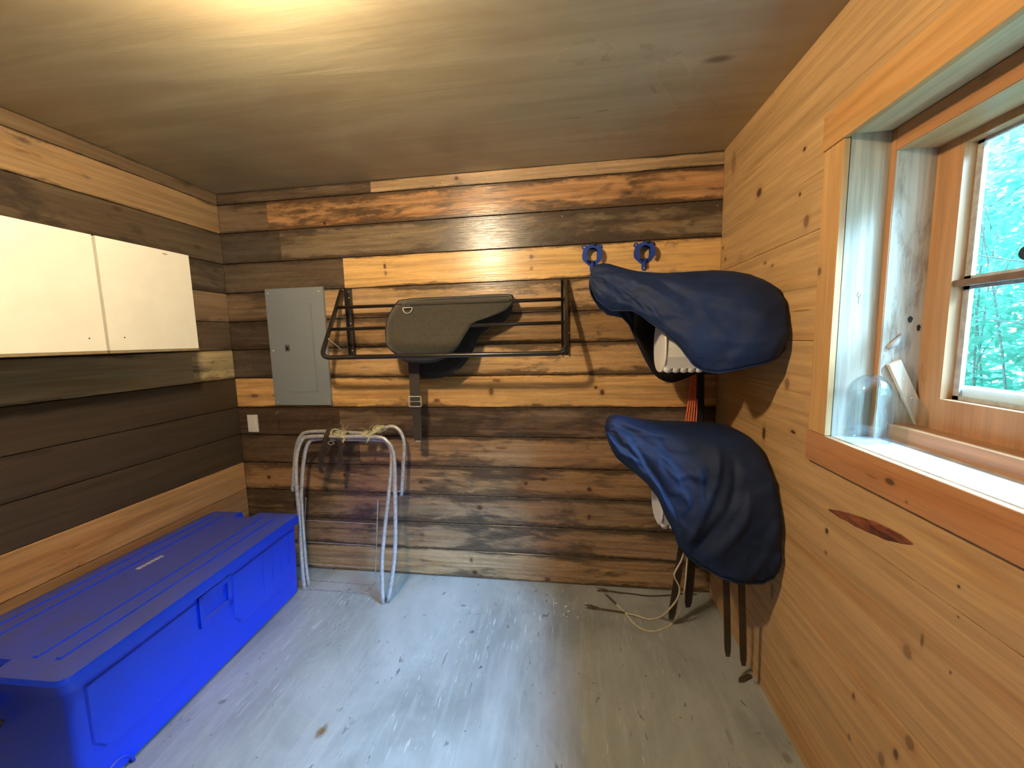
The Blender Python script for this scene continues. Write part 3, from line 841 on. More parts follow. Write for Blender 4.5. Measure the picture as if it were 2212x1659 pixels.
# ------------------------------------------------------------------ light switch
sw0, sw1 = onb(536, 896), onb(559, 933)
sc_ = Vector(((sw0.x + sw1.x) / 2, 0, (sw0.z + sw1.z) / 2))
s = thing('light_switch', (sc_.x, 0, sc_.z - .057), 'white rocker light switch low on the back wall beneath the breaker panel', 'switch')
MB().box(sc_.x - .036, sc_.x + .036, -.006, 0, sc_.z - .057, sc_.z + .057, .002).build('plate', 'switch_white', s)
MB().box(sc_.x - .017, sc_.x + .017, -.008, -.006, sc_.z - .034, sc_.z + .034, .0015).build('rocker', 'white_plastic', s)
screw(s, (sc_.x, -.006, sc_.z + .047), .0025); screw(s, (sc_.x, -.006, sc_.z - .047), .0025)
# wall hook with a hanging cord
hk = onb(602, 889)
h = thing('wall_hook', (hk.x, 0, hk.z), 'small brass hook with a thin hanging cord right of the light switch', 'hook')
MB().tube(spline([(hk.x, .001, hk.z), (hk.x, -.018, hk.z), (hk.x, -.022, hk.z - .010), (hk.x, -.014, hk.z - .014)], 4), .0022, 6).build('hook', 'screw_metal', h, smooth=True)
MB().tube(spline([(hk.x, -.016, hk.z - .012), (hk.x + .003, -.008, hk.z - .05), (hk.x - .002, -.004, hk.z - .11)], 5), .0018, 6).build('cord', 'brown_webbing', h, smooth=True)

# ------------------------------------------------------------------ black wall rack
xl, xr = .800, 2.100
zt, zb, dep = 1.786, 1.402, .27
rk = thing('wall_rack', ((xl + xr) / 2, 0, zb), 'black tube-metal folding pad rack on the back wall', 'rack')
TR = .0125


def arm(x):
    return [(x, -.020, zt), (x, -dep, zb)]


top_l, bot_l, top_r, bot_r = Vector((xl - .012, -.022, zt)), Vector((xl - .012, -dep, zb)), Vector((xr + .008, -.022, zt)), Vector((xr + .008, -dep, zb))
MB().tube(fillet([top_l, bot_l, bot_r, top_r], .055, 8), TR, 12).build('outer_frame', 'black_tube', rk, smooth=True)
for fz in (.27, .60):
    a = top_l.lerp(bot_l, fz); b = top_r.lerp(bot_r, fz)
    MB().tube([a, b], .0100, 10).build('cross_bar', 'black_tube', rk, smooth=True)
for x in (xl + .022, xr):
    r_ = MB()
    r_.box(x - .020, x + .020, -.003, 0, zb - .02, zt + .012); r_.box(x - .020, x - .016, -.022, 0, zb - .02, zt + .012); r_.box(x + .016, x + .020, -.022, 0, zb - .02, zt + .012)
    o = r_.build('wall_rail', 'black_tube', rk)
    for zz in (zt - .04, zt - .005, (zt + zb) / 2, zb + .03):
        screw(o, (x, -.003, zz), .004)
for x, a in ((xl + .012, top_l.lerp(bot_l, .74)), (xr - .004, top_r.lerp(bot_r, .74))):
    MB().tube([a + Vector((.012 if x < 1 else -.01, 0, 0)), (x, -.015, zb - .008)], .0026, 6).build('brace', 'wire_metal', rk, smooth=True)
    MB().tube([a + Vector((-.012, 0, 0)), a + Vector((.016, 0, 0))], .0045, 8).build('bolt', 'screw_metal', rk, smooth=True)

# ------------------------------------------------------------------ bareback pad over the rack
pad = thing('bareback_pad', (1.30, -.16, 1.35), 'olive-brown felt bareback pad with a D ring and girth strap draped over the black rack', 'pad')


def ypl(z):                    # plane of the rack arms
    return -.020 - (zt - z) / (zt - zb) * (dep - .020)


b1z = zt - .27 * (zt - zb)      # top cross bar
tz = b1z + .020


def flap(outline_px, yfun, th, name, mat, bind=True, off=0):
    """a padded flap: outline given on its own hanging surface"""
    pts = []
    for (px, py) in outline_px:
        y = -.12
        for _ in range(8):
            p = at(px, py, 1, y); y = yfun(p.z)
        pts.append((p.x, p.z))
    pts = [(v.x, v.y) for v in [Vector((a[0], a[1], 0)) for a in spline([(a, b, 0) for a, b in pts + [pts[0]]], 4)][:-1]]
    cx = sum(p[0] for p in pts) / len(pts); cz = sum(p[1] for p in pts) / len(pts)
    n = len(pts); K = 7
    m = MB(); vs = []; fs = []
    for side in (-1, 1):
        for k in range(K):
            t = 1 - k / K * 1.0
            for (x, z) in pts:
                X = cx + (x - cx) * t; Z = cz + (z - cz) * t
                e = (1 - t) if k else 0
                puff = th * .5 * min(1, (.62 + 7 * e)) + .0010 * noise.noise(Vector((X * 14, Z * 14, 2 + side)))
                vs.append((X, yfun(Z) + side * puff, Z))
        vs.append((cx, yfun(cz) + side * th * .5, cz))
    S = K * n + 1
    for q in (0, 1):
        o = q * S
        for k in range(K - 1):
            for i in range(n):
                j = (i + 1) % n
                fs.append((o + k * n + i, o + k * n + j, o + (k + 1) * n + j, o + (k + 1) * n + i))
        for i in range(n):
            fs.append((o + (K - 1) * n + i, o + (K - 1) * n + (i + 1) % n, o + S - 1))
    for i in range(n):
        j = (i + 1) % n
        fs.append((i, S + i, S + j, j))
    m.add(vs, fs)
    ob = m.build(name, mat, pad, smooth=True)
    if bind:
        MB().tube([(x, yfun(z), z) for x, z in pts], th * .36, 6, True).build('binding', 'black_binding', ob, smooth=True)
    return ob


front_y = lambda z: ypl(z) - .018 + max(0, z - (tz - .03)) * .9 if z > zb + .06 else ypl(zb + .06) - .018 + (zb + .06 - z) * .55
back_y = lambda z: -.060 - max(0, (tz - z)) * .10
# front flap (felt side), a long flat S towards the right end
flap([(862, 650), (905, 645), (985, 642), (1060, 638), (1098, 637), (1107, 641), (1106, 655), (1085, 672), (1050, 686), (1022, 697), (1006, 718), (988, 748), (966, 768), (935, 782),
      (885, 782), (862, 768), (842, 752), (834, 718), (838, 690), (850, 665)], front_y, .016, 'front_flap', 'pad_fleece')
# back flap (dark lining) hanging behind the front bar
flap([(880, 652), (985, 646), (1090, 642), (1104, 650), (1102, 675), (1085, 694), (1060, 704), (1035, 724), (1020, 756), (1004, 782), (985, 800), (955, 813), (925, 815), (905, 808), (893, 785),
      (870, 750), (858, 700), (862, 665)], back_y, .018, 'back_flap', 'pad_lining')
# rolled top over the bar
a = at(872, 652, 1, -.09); b = at(1102, 641, 1, -.09)
yb1 = top_l.lerp(bot_l, .27).y
m = MB(); rows = []
for i in range(17):
    x = a.x + (b.x - a.x) * i / 16
    rows.append([(x, yb1 + .026 * math.cos(th_) * 1.1 - .002, b1z - .004 + .021 * math.sin(th_)) for th_ in [PI * k / 10 for k in range(11)]])
m.grid(rows).build('spine_fold', 'pad_fleece', pad, smooth=True, solid=.006)
# D ring and leather tab
dc = at(881, 664, 1, front_y(1.66) - .024)
MB().box(dc.x - .016, dc.x + .016, dc.y - .003, dc.y + .003, dc.z - .004, dc.z + .018, .001).build('ring_tab', 'brown_leather', pad)
ring = [Vector((dc.x + .027 * math.cos(t), dc.y - .006 - .003 * abs(math.sin(t)), dc.z - .002 + .031 * math.sin(t))) for t in [PI + k * PI / 14 for k in range(15)]]
MB().tube(ring, .0026, 7, True).build('d_ring', 'screw_metal', pad, smooth=True)
# girth strap with buckle
gy = -.155
st0 = at(893, 772, 1, gy); st1 = at(897, 868, 1, gy + .01); st2 = at(903, 953, 1, gy + .03)
gs = MB().ribbon(spline([st0, st0.lerp(st1, .5) + Vector((-.001, .004, 0)), st1, st1.lerp(st2, .5) + Vector((0, .006, 0)), st2], 5), (1, 0, 0), [.066 - .020 * (k / 20) for k in range(21)], .003).build('girth_strap', 'brown_webbing', pad)
bc = st1 + Vector((0, -.004, .002)); bw, bh = .036, .029
MB().tube(fillet([bc + Vector((-bw, 0, bh)), bc + Vector((bw, 0, bh)), bc + Vector((bw, 0, -bh)), bc + Vector((-bw, 0, -bh))], .008, 4, True), .0030, 7, True).build('buckle', 'screw_metal', gs, smooth=True)
MB().tube([bc + Vector((-bw, 0, 0)), bc + Vector((bw, 0, 0))], .0018, 6).build('buckle_bar', 'screw_metal', gs)
MB().box(st2.x - .014, st2.x + .018, st2.y - .003, st2.y + .003, st2.z - .003, st2.z + .004).build('strap_tip', 'screw_metal', gs)
# hidden second strap of the back flap
q = at(935, 770, 1, -.10)
MB().ribbon([q + Vector((0, 0, .05)), q + Vector((0, .005, -.065))], (1, 0, 0), .055, .003).build('girth_tab', 'brown_leather', pad)

# ------------------------------------------------------------------ bridle brackets
def bracket(px, py, label):
    c = onb(px, py); c.y = 0
    r = thing('bridle_bracket', tuple(c), label, 'bracket', 'blue bridle brackets near the right corner')
    fn = lambda u, v, d: (c.x + u, d, c.z + v)
    out = []; inn = []
    N = 36
    for k in range(N):
        a = 2 * PI * k / N + PI / 2
        ro = .054
        u, v = ro * math.cos(a), ro * math.sin(a) * (1.0 if math.sin(a) > 0 else 1.12)
        v = min(v, .046)
        if v < -.02: u *= 1 - (-.02 - v) * 9
        out.append((u, v))
        ri = .026
        q = max(abs(math.cos(a)), abs(math.sin(a))) ** .75
        inn.append((ri * math.cos(a) / q * .95, ri * math.sin(a) / q * 1.12 + (.002 if math.sin(a) > 0 else 0)))
    ob = MB().ringprism(out, inn, fn, -.004, 0).build('back_plate', 'blue_bracket', r)
    # lugs
    for (u, v) in ((-.042, .044), (.042, .044), (0, -.078)):
        poly = [(u + .013 * math.cos(t), v + .013 * math.sin(t)) for t in [k * PI / 8 for k in range(16)]]
        MB().prism(poly, fn, -.0055, 0).build('lug', 'blue_bracket', r)
        screw(r, (c.x + u, -.0055, c.z + v), .0045)
    MB().prism([(-.013, -.045), (.013, -.045), (.012, -.078), (-.012, -.078)], fn, -.0045, 0).build('stem', 'blue_bracket', r)
    # half-round saddle of the bracket standing out from the wall
    rows = []
    for j in range(7):
        d = -.004 - .036 * j / 6; k_ = 1 - .12 * math.sin(PI * j / 6) + (.12 if j == 6 else 0)
        rows.append([(c.x + .045 * k_ * math.cos(t), d, c.z + .004 + .040 * k_ * math.sin(t)) for t in [(-.12 + 1.24 * q / 16) * PI for q in range(17)]])
    MB().grid(rows).build('crescent', 'blue_bracket', r, smooth=True, solid=.004)
    # front lip
    lo = [(.052 * math.cos(t), .056 * math.sin(t)) for t in [(-.25 + 1.5 * q / 20) * PI for q in range(21)]]
    li = [(.030 * math.cos(t), .036 * math.sin(t)) for t in [(-.25 + 1.5 * q / 20) * PI for q in range(21)]]
    n = 21; vs = [(c.x + u, -.040, c.z + v * .9) for u, v in lo + li] + [(c.x + u, -.044, c.z + v * .9) for u, v in lo + li]
    fs = []
    for i in range(n - 1):
        fs += [(i, i + 1, n + i + 1, n + i), (2 * n + i + 1, 2 * n + i, 3 * n + i, 3 * n + i + 1), (i + 1, i, 2 * n + i, 2 * n + i + 1), (n + i, n + i + 1, 3 * n + i + 1, 3 * n + i)]
    fs += [(0, n, 3 * n, 2 * n), (n - 1, 2 * n + n - 1, 3 * n + n - 1, n + n - 1)]
    MB().add(vs, fs).build('front_lip', 'blue_bracket', r)
    MB().box(c.x - .003, c.x + .003, -.030, -.003, c.z - .075, c.z - .028, .001).build('rib', 'blue_bracket', r)
    MB().tube(spline([(c.x - .002, -.01, c.z + .050), (c.x + .006, -.035, c.z + .054), (c.x + .012, -.042, c.z + .052), (c.x + .018, -.050, c.z + .046)], 4), [.010] * 12 + [.007], 8).build('rubber_peg', 'black_rubber', r, smooth=True)
    return r


bracket(1279, 552, 'blue metal bridle bracket on the back wall, left of the pair')
bracket(1391, 547, 'blue metal bridle bracket on the back wall, right of the pair nearest the corner')

# ------------------------------------------------------------------ saddle racks and covered saddles
def saddle_rack(x0, yc, zc, label):
    r = thing('saddle_rack', (W, yc, zc - .12), label, 'rack', 'white plastic saddle racks on the right wall')
    hw, top, bot = .105, .105, -.10
    arc = [(hw * math.cos(t), top * .95 * math.sin(t)) for t in [k * PI / 14 for k in range(15)]]
    prof = arc + [(-hw * 1.0, bot * .4), (-hw * .78, bot), (hw * .78, bot), (hw * 1.0, bot * .4)]
    fn = lambda u, v, d: (d, yc + u, zc + v)
    MB().prism(prof, fn, x0 + .010, 2.70).build('body', 'white_plastic', r, bevel=.004)
    MB().prism([(u * .6, v * .5 + .03) for u, v in prof], fn, 2.70, W - .01).build('arm', 'white_plastic', r, bevel=.004)
    big = []
    for k in range(32):
        t = 2 * PI * k / 32; c_, s_ = math.cos(t), math.sin(t)
        big.append((.112 * math.copysign(abs(c_) ** .8, c_), .112 * math.copysign(abs(s_) ** .8, s_)))
    MB().prism(big, fn, x0, x0 + .010).build('end_plate', 'white_plastic', r, bevel=.004)
    MB().prism([(u * .8, v * .7 + .03) for u, v in prof], fn, W - .012, W).build('mount_plate', 'white_plastic', r, bevel=.004)
    k = 0; xx = x0 + .022
    while xx < 2.68:
        MB().tube([(xx, yc - .086, zc + bot + .010), (xx, yc + .086, zc + bot + .010)], .0185, 14).build('rib', 'white_plastic', r, smooth=True)
        xx += .031
    return r


def fold_field(folds):
    segs = []
    for (pts, h, wd) in folds:
        P = [at(px, py, 1, -.60) for px, py in pts]
        P = spline(P, 5)
        segs.append(([(q.x, q.z) for q in P], h, wd))

    def f(x, z):
        tot = 0
        for P, h, wd in segs:
            best = 9; bt = 0
            for i in range(len(P) - 1):
                ax, az = P[i]; bx, bz = P[i + 1]
                dx, dz = bx - ax, bz - az; L2 = dx * dx + dz * dz + 1e-9
                t = max(0, min(1, ((x - ax) * dx + (z - az) * dz) / L2))
                d = (x - ax - dx * t) ** 2 + (z - az - dz * t) ** 2
                if d < best: best = d; bt = (i + t) / (len(P) - 1)
            d = math.sqrt(best) / wd
            if d < 3: tot += h * math.exp(-d * d) * min(1, 5 * bt + .15, 5 * (1 - bt) + .15)
        return tot
    return f


def sweep(tab, yc, n=90, mm=52, inset=0.0, folds=None, x0=None, x1=None, seed=0, amp=1.0, lean=0.0):
    """saddle-shaped shell along x; tab rows: x, z_top, z_near_hem, z_far_hem, half width, ridge roundness"""
    X0 = tab[0][0] if x0 is None else x0; X1 = tab[-1][0] if x1 is None else x1
    rows = []
    for i in range(n + 1):
        x = X0 + (X1 - X0) * i / n
        zt_ = interp(tab, x, 1) - inset; zn = interp(tab, x, 2); zf = interp(tab, x, 3); w = interp(tab, x, 4) - inset
        row = []
        for j in range(-mm, mm + 1):
            s = j / mm; a = abs(s); zh = zn if s < 0 else zf
            dirn = -1 if s < 0 else 1
            th = a * PI / 2
            y = w * math.sin(th) ** (.92 - .27 * min(1, max(0, (x - X0) / .6)))
            z = zt_ - (zt_ - zh) * (1 - math.cos(th) ** .9 if a < 1 else 1)
            if a > .93: y -= (a - .93) * .25
            # folds pulling from the tip down to the hem, stronger low down
            f = .0
            if amp:
                ph = (x - X0) * 34 + a * 7.5
                f = math.sin(ph + 2.2 * noise.noise(Vector((x * 5, a * 2, seed)))) * .0045 * a * max(0, 1 - (x - X0) / .42)
                f += noise.noise(Vector((x * 9 + a * 5, a * 3.2 - x * 5, seed + 3))) * .018 * a
                f += noise.noise(Vector((x * 22 + a * 14, a * 7, seed + 7))) * .005 * a
                dg = a * 7.0 - (x - X0) * 11 + 2.6 * noise.noise(Vector((x * 3, a * 2, seed + 11)))
                f += (abs(math.sin(dg)) ** .55 - .7) * .012 * min(1, a * 1.6) * (1.15 - .9 * a * (x - X0) / .6)
                f += abs(math.sin(x * 130)) * .0022 * max(0, (a - .9) * 10)
            y += f * amp
            if folds and s < 0:
                g = folds(x, z); y += g * min(1, a * 3); z += g * .35 * (1 - a)
            row.append((x, yc + dirn * y + lean * (x - X0), z + f * .35 * amp))
        rows.append(row)
    return rows


def close_end(rows, idx, target):
    """rounds the end of a shell towards a point"""
    r = rows[idx]; out = []
    C = Vector(target)
    for k in (0.80, .45, .12):
        out.append([tuple(C + (Vector(p) - C) * k) for p in r])
    return out


# --- upper saddle
YC = -.43
U = [  # x, ztop, near hem, far hem, half width
    (2.218, 1.755, 1.690, 1.700, .066), (2.224, 1.778, 1.672, 1.675, .082), (2.238, 1.790, 1.636, 1.65, .098), (2.268, 1.797, 1.610, 1.61, .112), (2.300, 1.793, 1.590, 1.585, .120),
    (2.375, 1.764, 1.578, 1.565, .148), (2.41, 1.754, 1.560, 1.53, .162), (2.443, 1.748, 1.534, 1.46, .178), (2.494, 1.743, 1.487, 1.36, .205), (2.537, 1.740, 1.443, 1.29, .225), (2.57, 1.740, 1.393, 1.262, .24),
    (2.595, 1.739, 1.362, 1.252, .25), (2.631, 1.740, 1.341, 1.245, .262), (2.67, 1.740, 1.333, 1.25, .274), (2.703, 1.740, 1.336, 1.262, .283), (2.77, 1.732, 1.356, 1.29, .297), (2.827, 1.718, 1.369, 1.33, .303),
    (2.865, 1.700, 1.390, 1.36, .303), (2.893, 1.675, 1.425, 1.38, .295)]


FU = [([(1316, 577), (1337, 637), (1391, 681)], .006, .010), ([(1300, 583), (1318, 627), (1357, 666)], .006, .009), ([(1325, 598), (1371, 646), (1405, 687)], .007, .009),
      ([(1340, 597), (1385, 640), (1425, 690)], .006, .010), ([(1405, 656), (1415, 680), (1430, 702)], .006, .008), ([(1408, 690), (1440, 680), (1485, 688)], .007, .011),
      ([(1360, 592), (1430, 640), (1470, 660)], .006, .016), ([(1440, 625), (1540, 645), (1640, 690)], .008, .03), ([(1537, 736), (1600, 738), (1650, 728)], .007, .014),
      ([(1500, 660), (1530, 720), (1560, 780)], .006, .02), ([(1690, 680), (1690, 730), (1672, 775)], .006, .014)]
FL = [([(1345, 912), (1400, 940), (1470, 948), (1540, 936)], .012, .016), ([(1338, 925), (1400, 962), (1470, 985), (1530, 965)], -.008, .013), ([(1340, 935), (1380, 990), (1420, 1050), (1445, 1110)], .013, .012),
      ([(1333, 930), (1362, 985), (1400, 1035)], .009, .008), ([(1360, 950), (1410, 1020), (1440, 1080)], -.007, .010), ([(1438, 1005), (1455, 1025), (1490, 1018), (1520, 1025)], .010, .008),
      ([(1430, 985), (1452, 1010), (1462, 1040)], .008, .008), ([(1440, 1060), (1462, 1052), (1475, 1075), (1452, 1098)], .011, .008), ([(1500, 1000), (1500, 1060), (1475, 1110)], .013, .013),
      ([(1550, 960), (1530, 1030), (1490, 1110), (1470, 1150)], .015, .015), ([(1575, 985), (1560, 1060), (1510, 1130), (1480, 1180)], -.010, .014), ([(1600, 1040), (1560, 1120), (1500, 1180)], .012, .016),
      ([(1450, 1105), (1465, 1120), (1460, 1140)], .008, .007), ([(1580, 1000), (1620, 1010), (1655, 1030)], .009, .014), ([(1640, 1100), (1600, 1180), (1540, 1225)], .011, .018), ([(1680, 1130), (1660, 1200), (1600, 1240)], .009, .016)]


def cover(tab, yc, label, seed, folds, amp=1.0, lean=0.0):
    root = thing('saddle_cover', (sum(t[0] for t in tab) / len(tab), yc, min(t[2] for t in tab)), label, 'saddle cover', 'navy nylon saddle covers')
    rows = sweep(tab, yc, seed=seed, amp=amp, lean=lean, folds=fold_field(folds))
    r0 = rows[0]; tip = Vector((tab[0][0] - .005, yc, (tab[0][1] + tab[0][2]) / 2))
    cap = [[tuple(tip + (Vector(p) - tip) * k + Vector((0, 0, 0))) for p in r0] for k in (.05, .5, .9)]
    full = cap + rows
    o = MB().grid(full).build('shell', 'navy_nylon', root, smooth=True, solid=.003)
    o.modifiers['solid'].offset = 0
    # elastic hem on both sides
    for sgn, nm in ((0, 'hem'), (-1, 'hem')):
        path = [Vector(r[sgn]) for r in rows]
        MB().tube(path, .0035, 6).build(nm, 'navy_nylon', o, smooth=True)
    return root


def saddle(tab, yc, label, x0, ht):
    root = thing('saddle', (2.6, yc, min(t[2] for t in tab)), label, 'saddle')
    ins = [(t[0], t[1], t[2] + .02, t[3] - .0, t[4]) for t in tab]
    rows = sweep(ins, yc, 26, 12, inset=.014, x0=x0 + .02, x1=tab[-1][0] - .012, amp=0)
    top = [[p for p in r[6:19]] for r in rows]
    MB().grid(top).build('seat', 'black_leather', root, smooth=True, solid=.012)
    k = int(len(rows) * .28)
    MB().grid([r[1:8] for r in rows[k:]]).build('flap', 'black_leather', root, smooth=True, solid=.006)
    MB().grid([r[17:25] for r in rows[k:]]).build('flap', 'black_leather', root, smooth=True, solid=.006)
    return root


saddle_rack(2.515, YC, 1.428, 'white plastic saddle rack showing under the upper covered saddle')
saddle(U, YC, 'black leather saddle mostly hidden in the upper navy cover', 2.24, 0)
cover(U, YC, 'navy nylon saddle cover on the upper saddle, below the blue brackets', 1, FU)
# --- lower saddle
L = [
    (2.288, 1.070, 1.040, 1.04, .062), (2.294, 1.098, 1.018, 1.03, .080), (2.308, 1.116, .985, 1.00, .096), (2.327, 1.122, .953, .97, .108), (2.366, 1.117, .922, .94, .128), (2.40, 1.108, .897, .91, .142),
    (2.447, 1.100, .857, .86, .168), (2.484, 1.096, .809, .81, .192), (2.508, 1.093, .745, .78, .205), (2.537, 1.090, .688, .72, .225), (2.557, 1.088, .634, .68, .24), (2.589, 1.088, .589, .65, .258), (2.638, 1.085, .562, .60, .283),
    (2.70, 1.081, .538, .57, .306), (2.79, 1.072, .532, .56, .322), (2.84, 1.062, .540, .57, .330), (2.872, 1.045, .565, .59, .333), (2.892, 1.00, .600, .62, .330)]
saddle_rack(2.515, YC, .735, 'white plastic saddle rack showing under the lower covered saddle')
saddle(L, YC, 'black leather saddle mostly hidden in the lower navy cover', 2.31, 0)
cover(L, YC, 'navy nylon saddle cover on the lower saddle, with two dark straps hanging below', 5, FL, 1.2)


def strap(pts, side, w, label, mat='brown_leather', name='leather_strap', th=.004):
    P = spline(pts, 5)
    n = len(P)
    ws = [w] * n; ws[-1] = w * .55; ws[-2] = w * .9
    r = thing(name, tuple(P[0]), label, 'strap')
    MB().ribbon(P, side, ws, th).build('strap', mat, r)
    return r


yy = -.63
a0, a1 = at(1569, 1235, 1, yy), at(1572, 1418, 1, yy)
st = strap([a0 + Vector((0, 0, .30)), a0, a0.lerp(a1, .5), a1], (1, 0, 0), .026, 'dark strap hanging under the lower saddle, left of the two with pointed ends')
a0, a1 = at(1602, 1240, 1, yy - .03), at(1606, 1438, 1, yy - .03)
strap([a0 + Vector((0, 0, .30)), a0, a0.lerp(a1, .5), a1], (1, 0, 0), .026, 'dark strap hanging under the lower saddle, right of the two with pointed ends')
yy = -.30
a0, a1 = at(1478, 1150, 1, yy), at(1450, 1338, 1, yy)
a1.z = max(a1.z, .03)
strap([a0 + Vector((.02, 0, .12)), a0, a0.lerp(a1, .5), a1], (1, .2, 0), .038, 'wide brown strap hanging almost to the floor beside the white rope')
yy = -.24
a0, a1 = at(1500, 1150, 1, yy), at(1486, 1312, 1, yy)
strap([a0 + Vector((.02, 0, .12)), a0, a0.lerp(a1, .5), a1], (1, .2, 0), .040, 'black strap hanging near the corner behind the white rope', 'black_leather')

# ------------------------------------------------------------------ bundle of cords hanging in the corner
cb = thing('cord_bundle', (2.78, -.10, 1.30), 'bundle of orange and pale cords hanging in the corner behind the covered saddles', 'cord')
hook = Vector((2.78, -.03, 1.42))
MB().tube(spline([(2.78, .0, 1.43), (2.78, -.05, 1.43), (2.78, -.06, 1.45)], 4), .004, 7).build('hook', 'black_tube', cb, smooth=True)
for k in range(5):
    u = -.022 + .011 * k
    MB().tube(spline([(2.775 + u * .3, -.05, 1.43), (2.778 + u * .8, -.055, 1.2), (2.765 + u * 1.2, -.06, 1.0), (2.74 + u, -.07, .7), (2.70 + u, -.10, .42 - .04 * (k % 2))], 5), .0042, 6).build('orange_strand', 'orange_cord', cb, smooth=True)
for k in range(3):
    MB().tube(spline([(2.79 + .012 * k, -.05, 1.43), (2.80 + .012 * k, -.055, 1.1), (2.79 + .010 * k, -.06, .8), (2.77 + .008 * k, -.07, .25)], 5), .008, 6).build('dark_strand', 'black_leather', cb, smooth=True)


def fray(m, tip, d, n, L, r, rnd):
    d = Vector(d).normalized(); s = Vector((-d.y, d.x, 0))
    for k in range(n):
        a = rnd.uniform(-.28, .28)
        e = tip + (d + s * a).normalized() * L * rnd.uniform(.6, 1.0); e.z = .003 + rnd.random() * .004
        mid = tip.lerp(e, .5) + s * rnd.uniform(-.006, .006); mid.z = .004
        m.tube([tip, mid, e], [r, r * .8, r * .3], 4)


rnd = random.Random(4)
f = lambda px, py, z=.004: at(px, py, 2, z)
# first rope: loop hanging from the bundle to the floor and out to a frayed end
r1 = thing('rope', tuple(f(1400, 1362)), 'thin cream rope looping from the corner over the floor to a dark frayed end', 'rope')
yy = -.27
pts = [at(1488, 1150, 1, -.29), at(1484, 1215, 1, -.32), at(1479, 1270, 1, -.32), at(1468, 1320, 1, -.30), f(1452, 1347), f(1425, 1361), f(1400, 1363), f(1375, 1352), f(1357, 1332), f(1345, 1318), f(1332, 1306)]
MB().tube(spline(pts, 6), .0042, 7).build('cord', 'cream_rope', r1, smooth=True)
m = MB(); a = f(1332, 1306); b = f(1316, 1291)
m.tube([a, a.lerp(b, .5), b], [.005, .007, .006], 6); fray(m, b, b - a, 9, .04, .003, rnd)
m.build('frayed_end', 'frayed_cord', r1)
r2 = thing('rope', tuple(f(1420, 1334)), 'thin cream rope with a kink beside the wide brown strap, ending in a dark tassel', 'rope')
pts = [at(1482, 1160, 1, -.31), at(1474, 1205, 1, -.335), at(1460, 1232, 1, -.35), at(1457, 1246, 1, -.35), at(1468, 1270, 1, -.345), at(1462, 1295, 1, -.335), at(1442, 1320, 1, -.305), f(1424, 1334), f(1400, 1338), f(1376, 1330, .012), f(1350, 1324, .009)]
MB().tube(spline(pts, 6), .0042, 7).build('cord', 'cream_rope', r2, smooth=True)
m = MB(); a = f(1372, 1329, .009); b = f(1300, 1316)
m.tube(spline([a, f(1340, 1322, .006), b], 4), .0052, 6); fray(m, b, b - a, 20, .095, .0034, rnd)
m.build('frayed_end', 'frayed_cord', r2)
r3 = thing('rope', tuple(f(1400, 1286)), 'dark frayed cord lying along the foot of the back wall', 'rope')
pts = [f(1505, 1284), f(1470, 1283), f(1440, 1286), f(1400, 1287), f(1360, 1282), f(1320, 1278)]
MB().tube(spline(pts, 6), .0036, 6).build('cord', 'frayed_cord', r3, smooth=True)
m = MB(); a = f(1345, 1281); b = f(1318, 1277); fray(m, b, b - a, 18, .085, .0032, rnd)
m.tube([a, b], .005, 6); m.build('frayed_end', 'frayed_cord', r3)

# debris on the floor by the right wall
d0, d1 = at(1596, 1473, 2, .002), at(1624, 1458, 2, .002)
dr_ = (d1 - d0); sd_ = Vector((-dr_.y, dr_.x, 0)).normalized()
m = MB(); vs = []
for k in range(11):
    t = k / 10; w_ = .011 * math.sin(PI * t) ** .6 * (1 + .3 * math.sin(t * 9)) + .0008; c_ = d0 + dr_ * t
    vs.append([(c_.x + sd_.x * w_ * s_, c_.y + sd_.y * w_ * s_, .002 + .006 * abs(s_) * math.sin(PI * t)) for s_ in (-1, -.5, 0, .5, 1)])
m.grid(vs)
tag(m.build('leaf_litter', 'debris_bark', smooth=True, solid=.001), 'small curled scrap of dry leaf on the floor by the right wall', 'leaf')

# ------------------------------------------------------------------ folding tube stand
Y0 = -.15
fs = thing('folding_stand', (.80, -.20, 0), 'galvanised tube saddle stand folded flat against the back wall beside the blue trunk', 'stand')
RT = .0115


def P3(lst):
    return [at(px, py, 1, y) for px, py, y in lst]


def drop(p, z=RT * .9):
    q = Vector(p); q.z = z; return q


# front hoop: legs stand on the floor
fr = [(652, 1215, -.20), (645, 1100, -.195), (640, 1040, -.185), (641, 985, -.17), (652, 951, -.155), (672, 943, -.15), (745, 943, -.15), (815, 944, -.15), (838, 955, -.152), (850, 980, -.155), (853, 1040, -.18), (853, 1193, -.25)]
pts = P3(fr); leg = at(838, 1301, 2, 0.0); pts.append(Vector((leg.x, leg.y, .002)))
pts = [Vector((pts[0].x + .01, -.212, .002))] + pts
MB().tube(spline(pts, 5), RT, 10).build('front_hoop', 'galvanised', fs, smooth=True)
bk = [(660, 1210, -.17), (652, 1100, -.165), (652, 1048, -.16), (658, 985, -.14), (668, 955, -.135), (690, 948, -.132), (745, 949, -.132), (815, 950, -.132), (838, 958, -.133), (846, 985, -.14), (842, 1045, -.18), (826, 1200, -.255)]
pts = P3(bk); leg = at(827, 1304, 2, 0.0); pts.append(Vector((leg.x, leg.y, .002)))
pts = [Vector((pts[0].x + .01, -.175, .002))] + pts
MB().tube(spline(pts, 5), RT * .95, 10).build('rear_hoop', 'galvanised', fs, smooth=True)
up = [(632, 1061, -.12), (635, 1020, -.115), (640, 968, -.10), (650, 942, -.095), (668, 933, -.09), (724, 932, -.085), (785, 936, -.085), (806, 934, -.085), (825, 926, -.085), (846, 921, -.085), (863, 930, -.085), (873, 956, -.09), (871, 1010, -.10), (867, 1070, -.11)]
MB().tube(spline(P3(up), 5), RT * .95, 10).build('top_hoop', 'galvanised', fs, smooth=True)
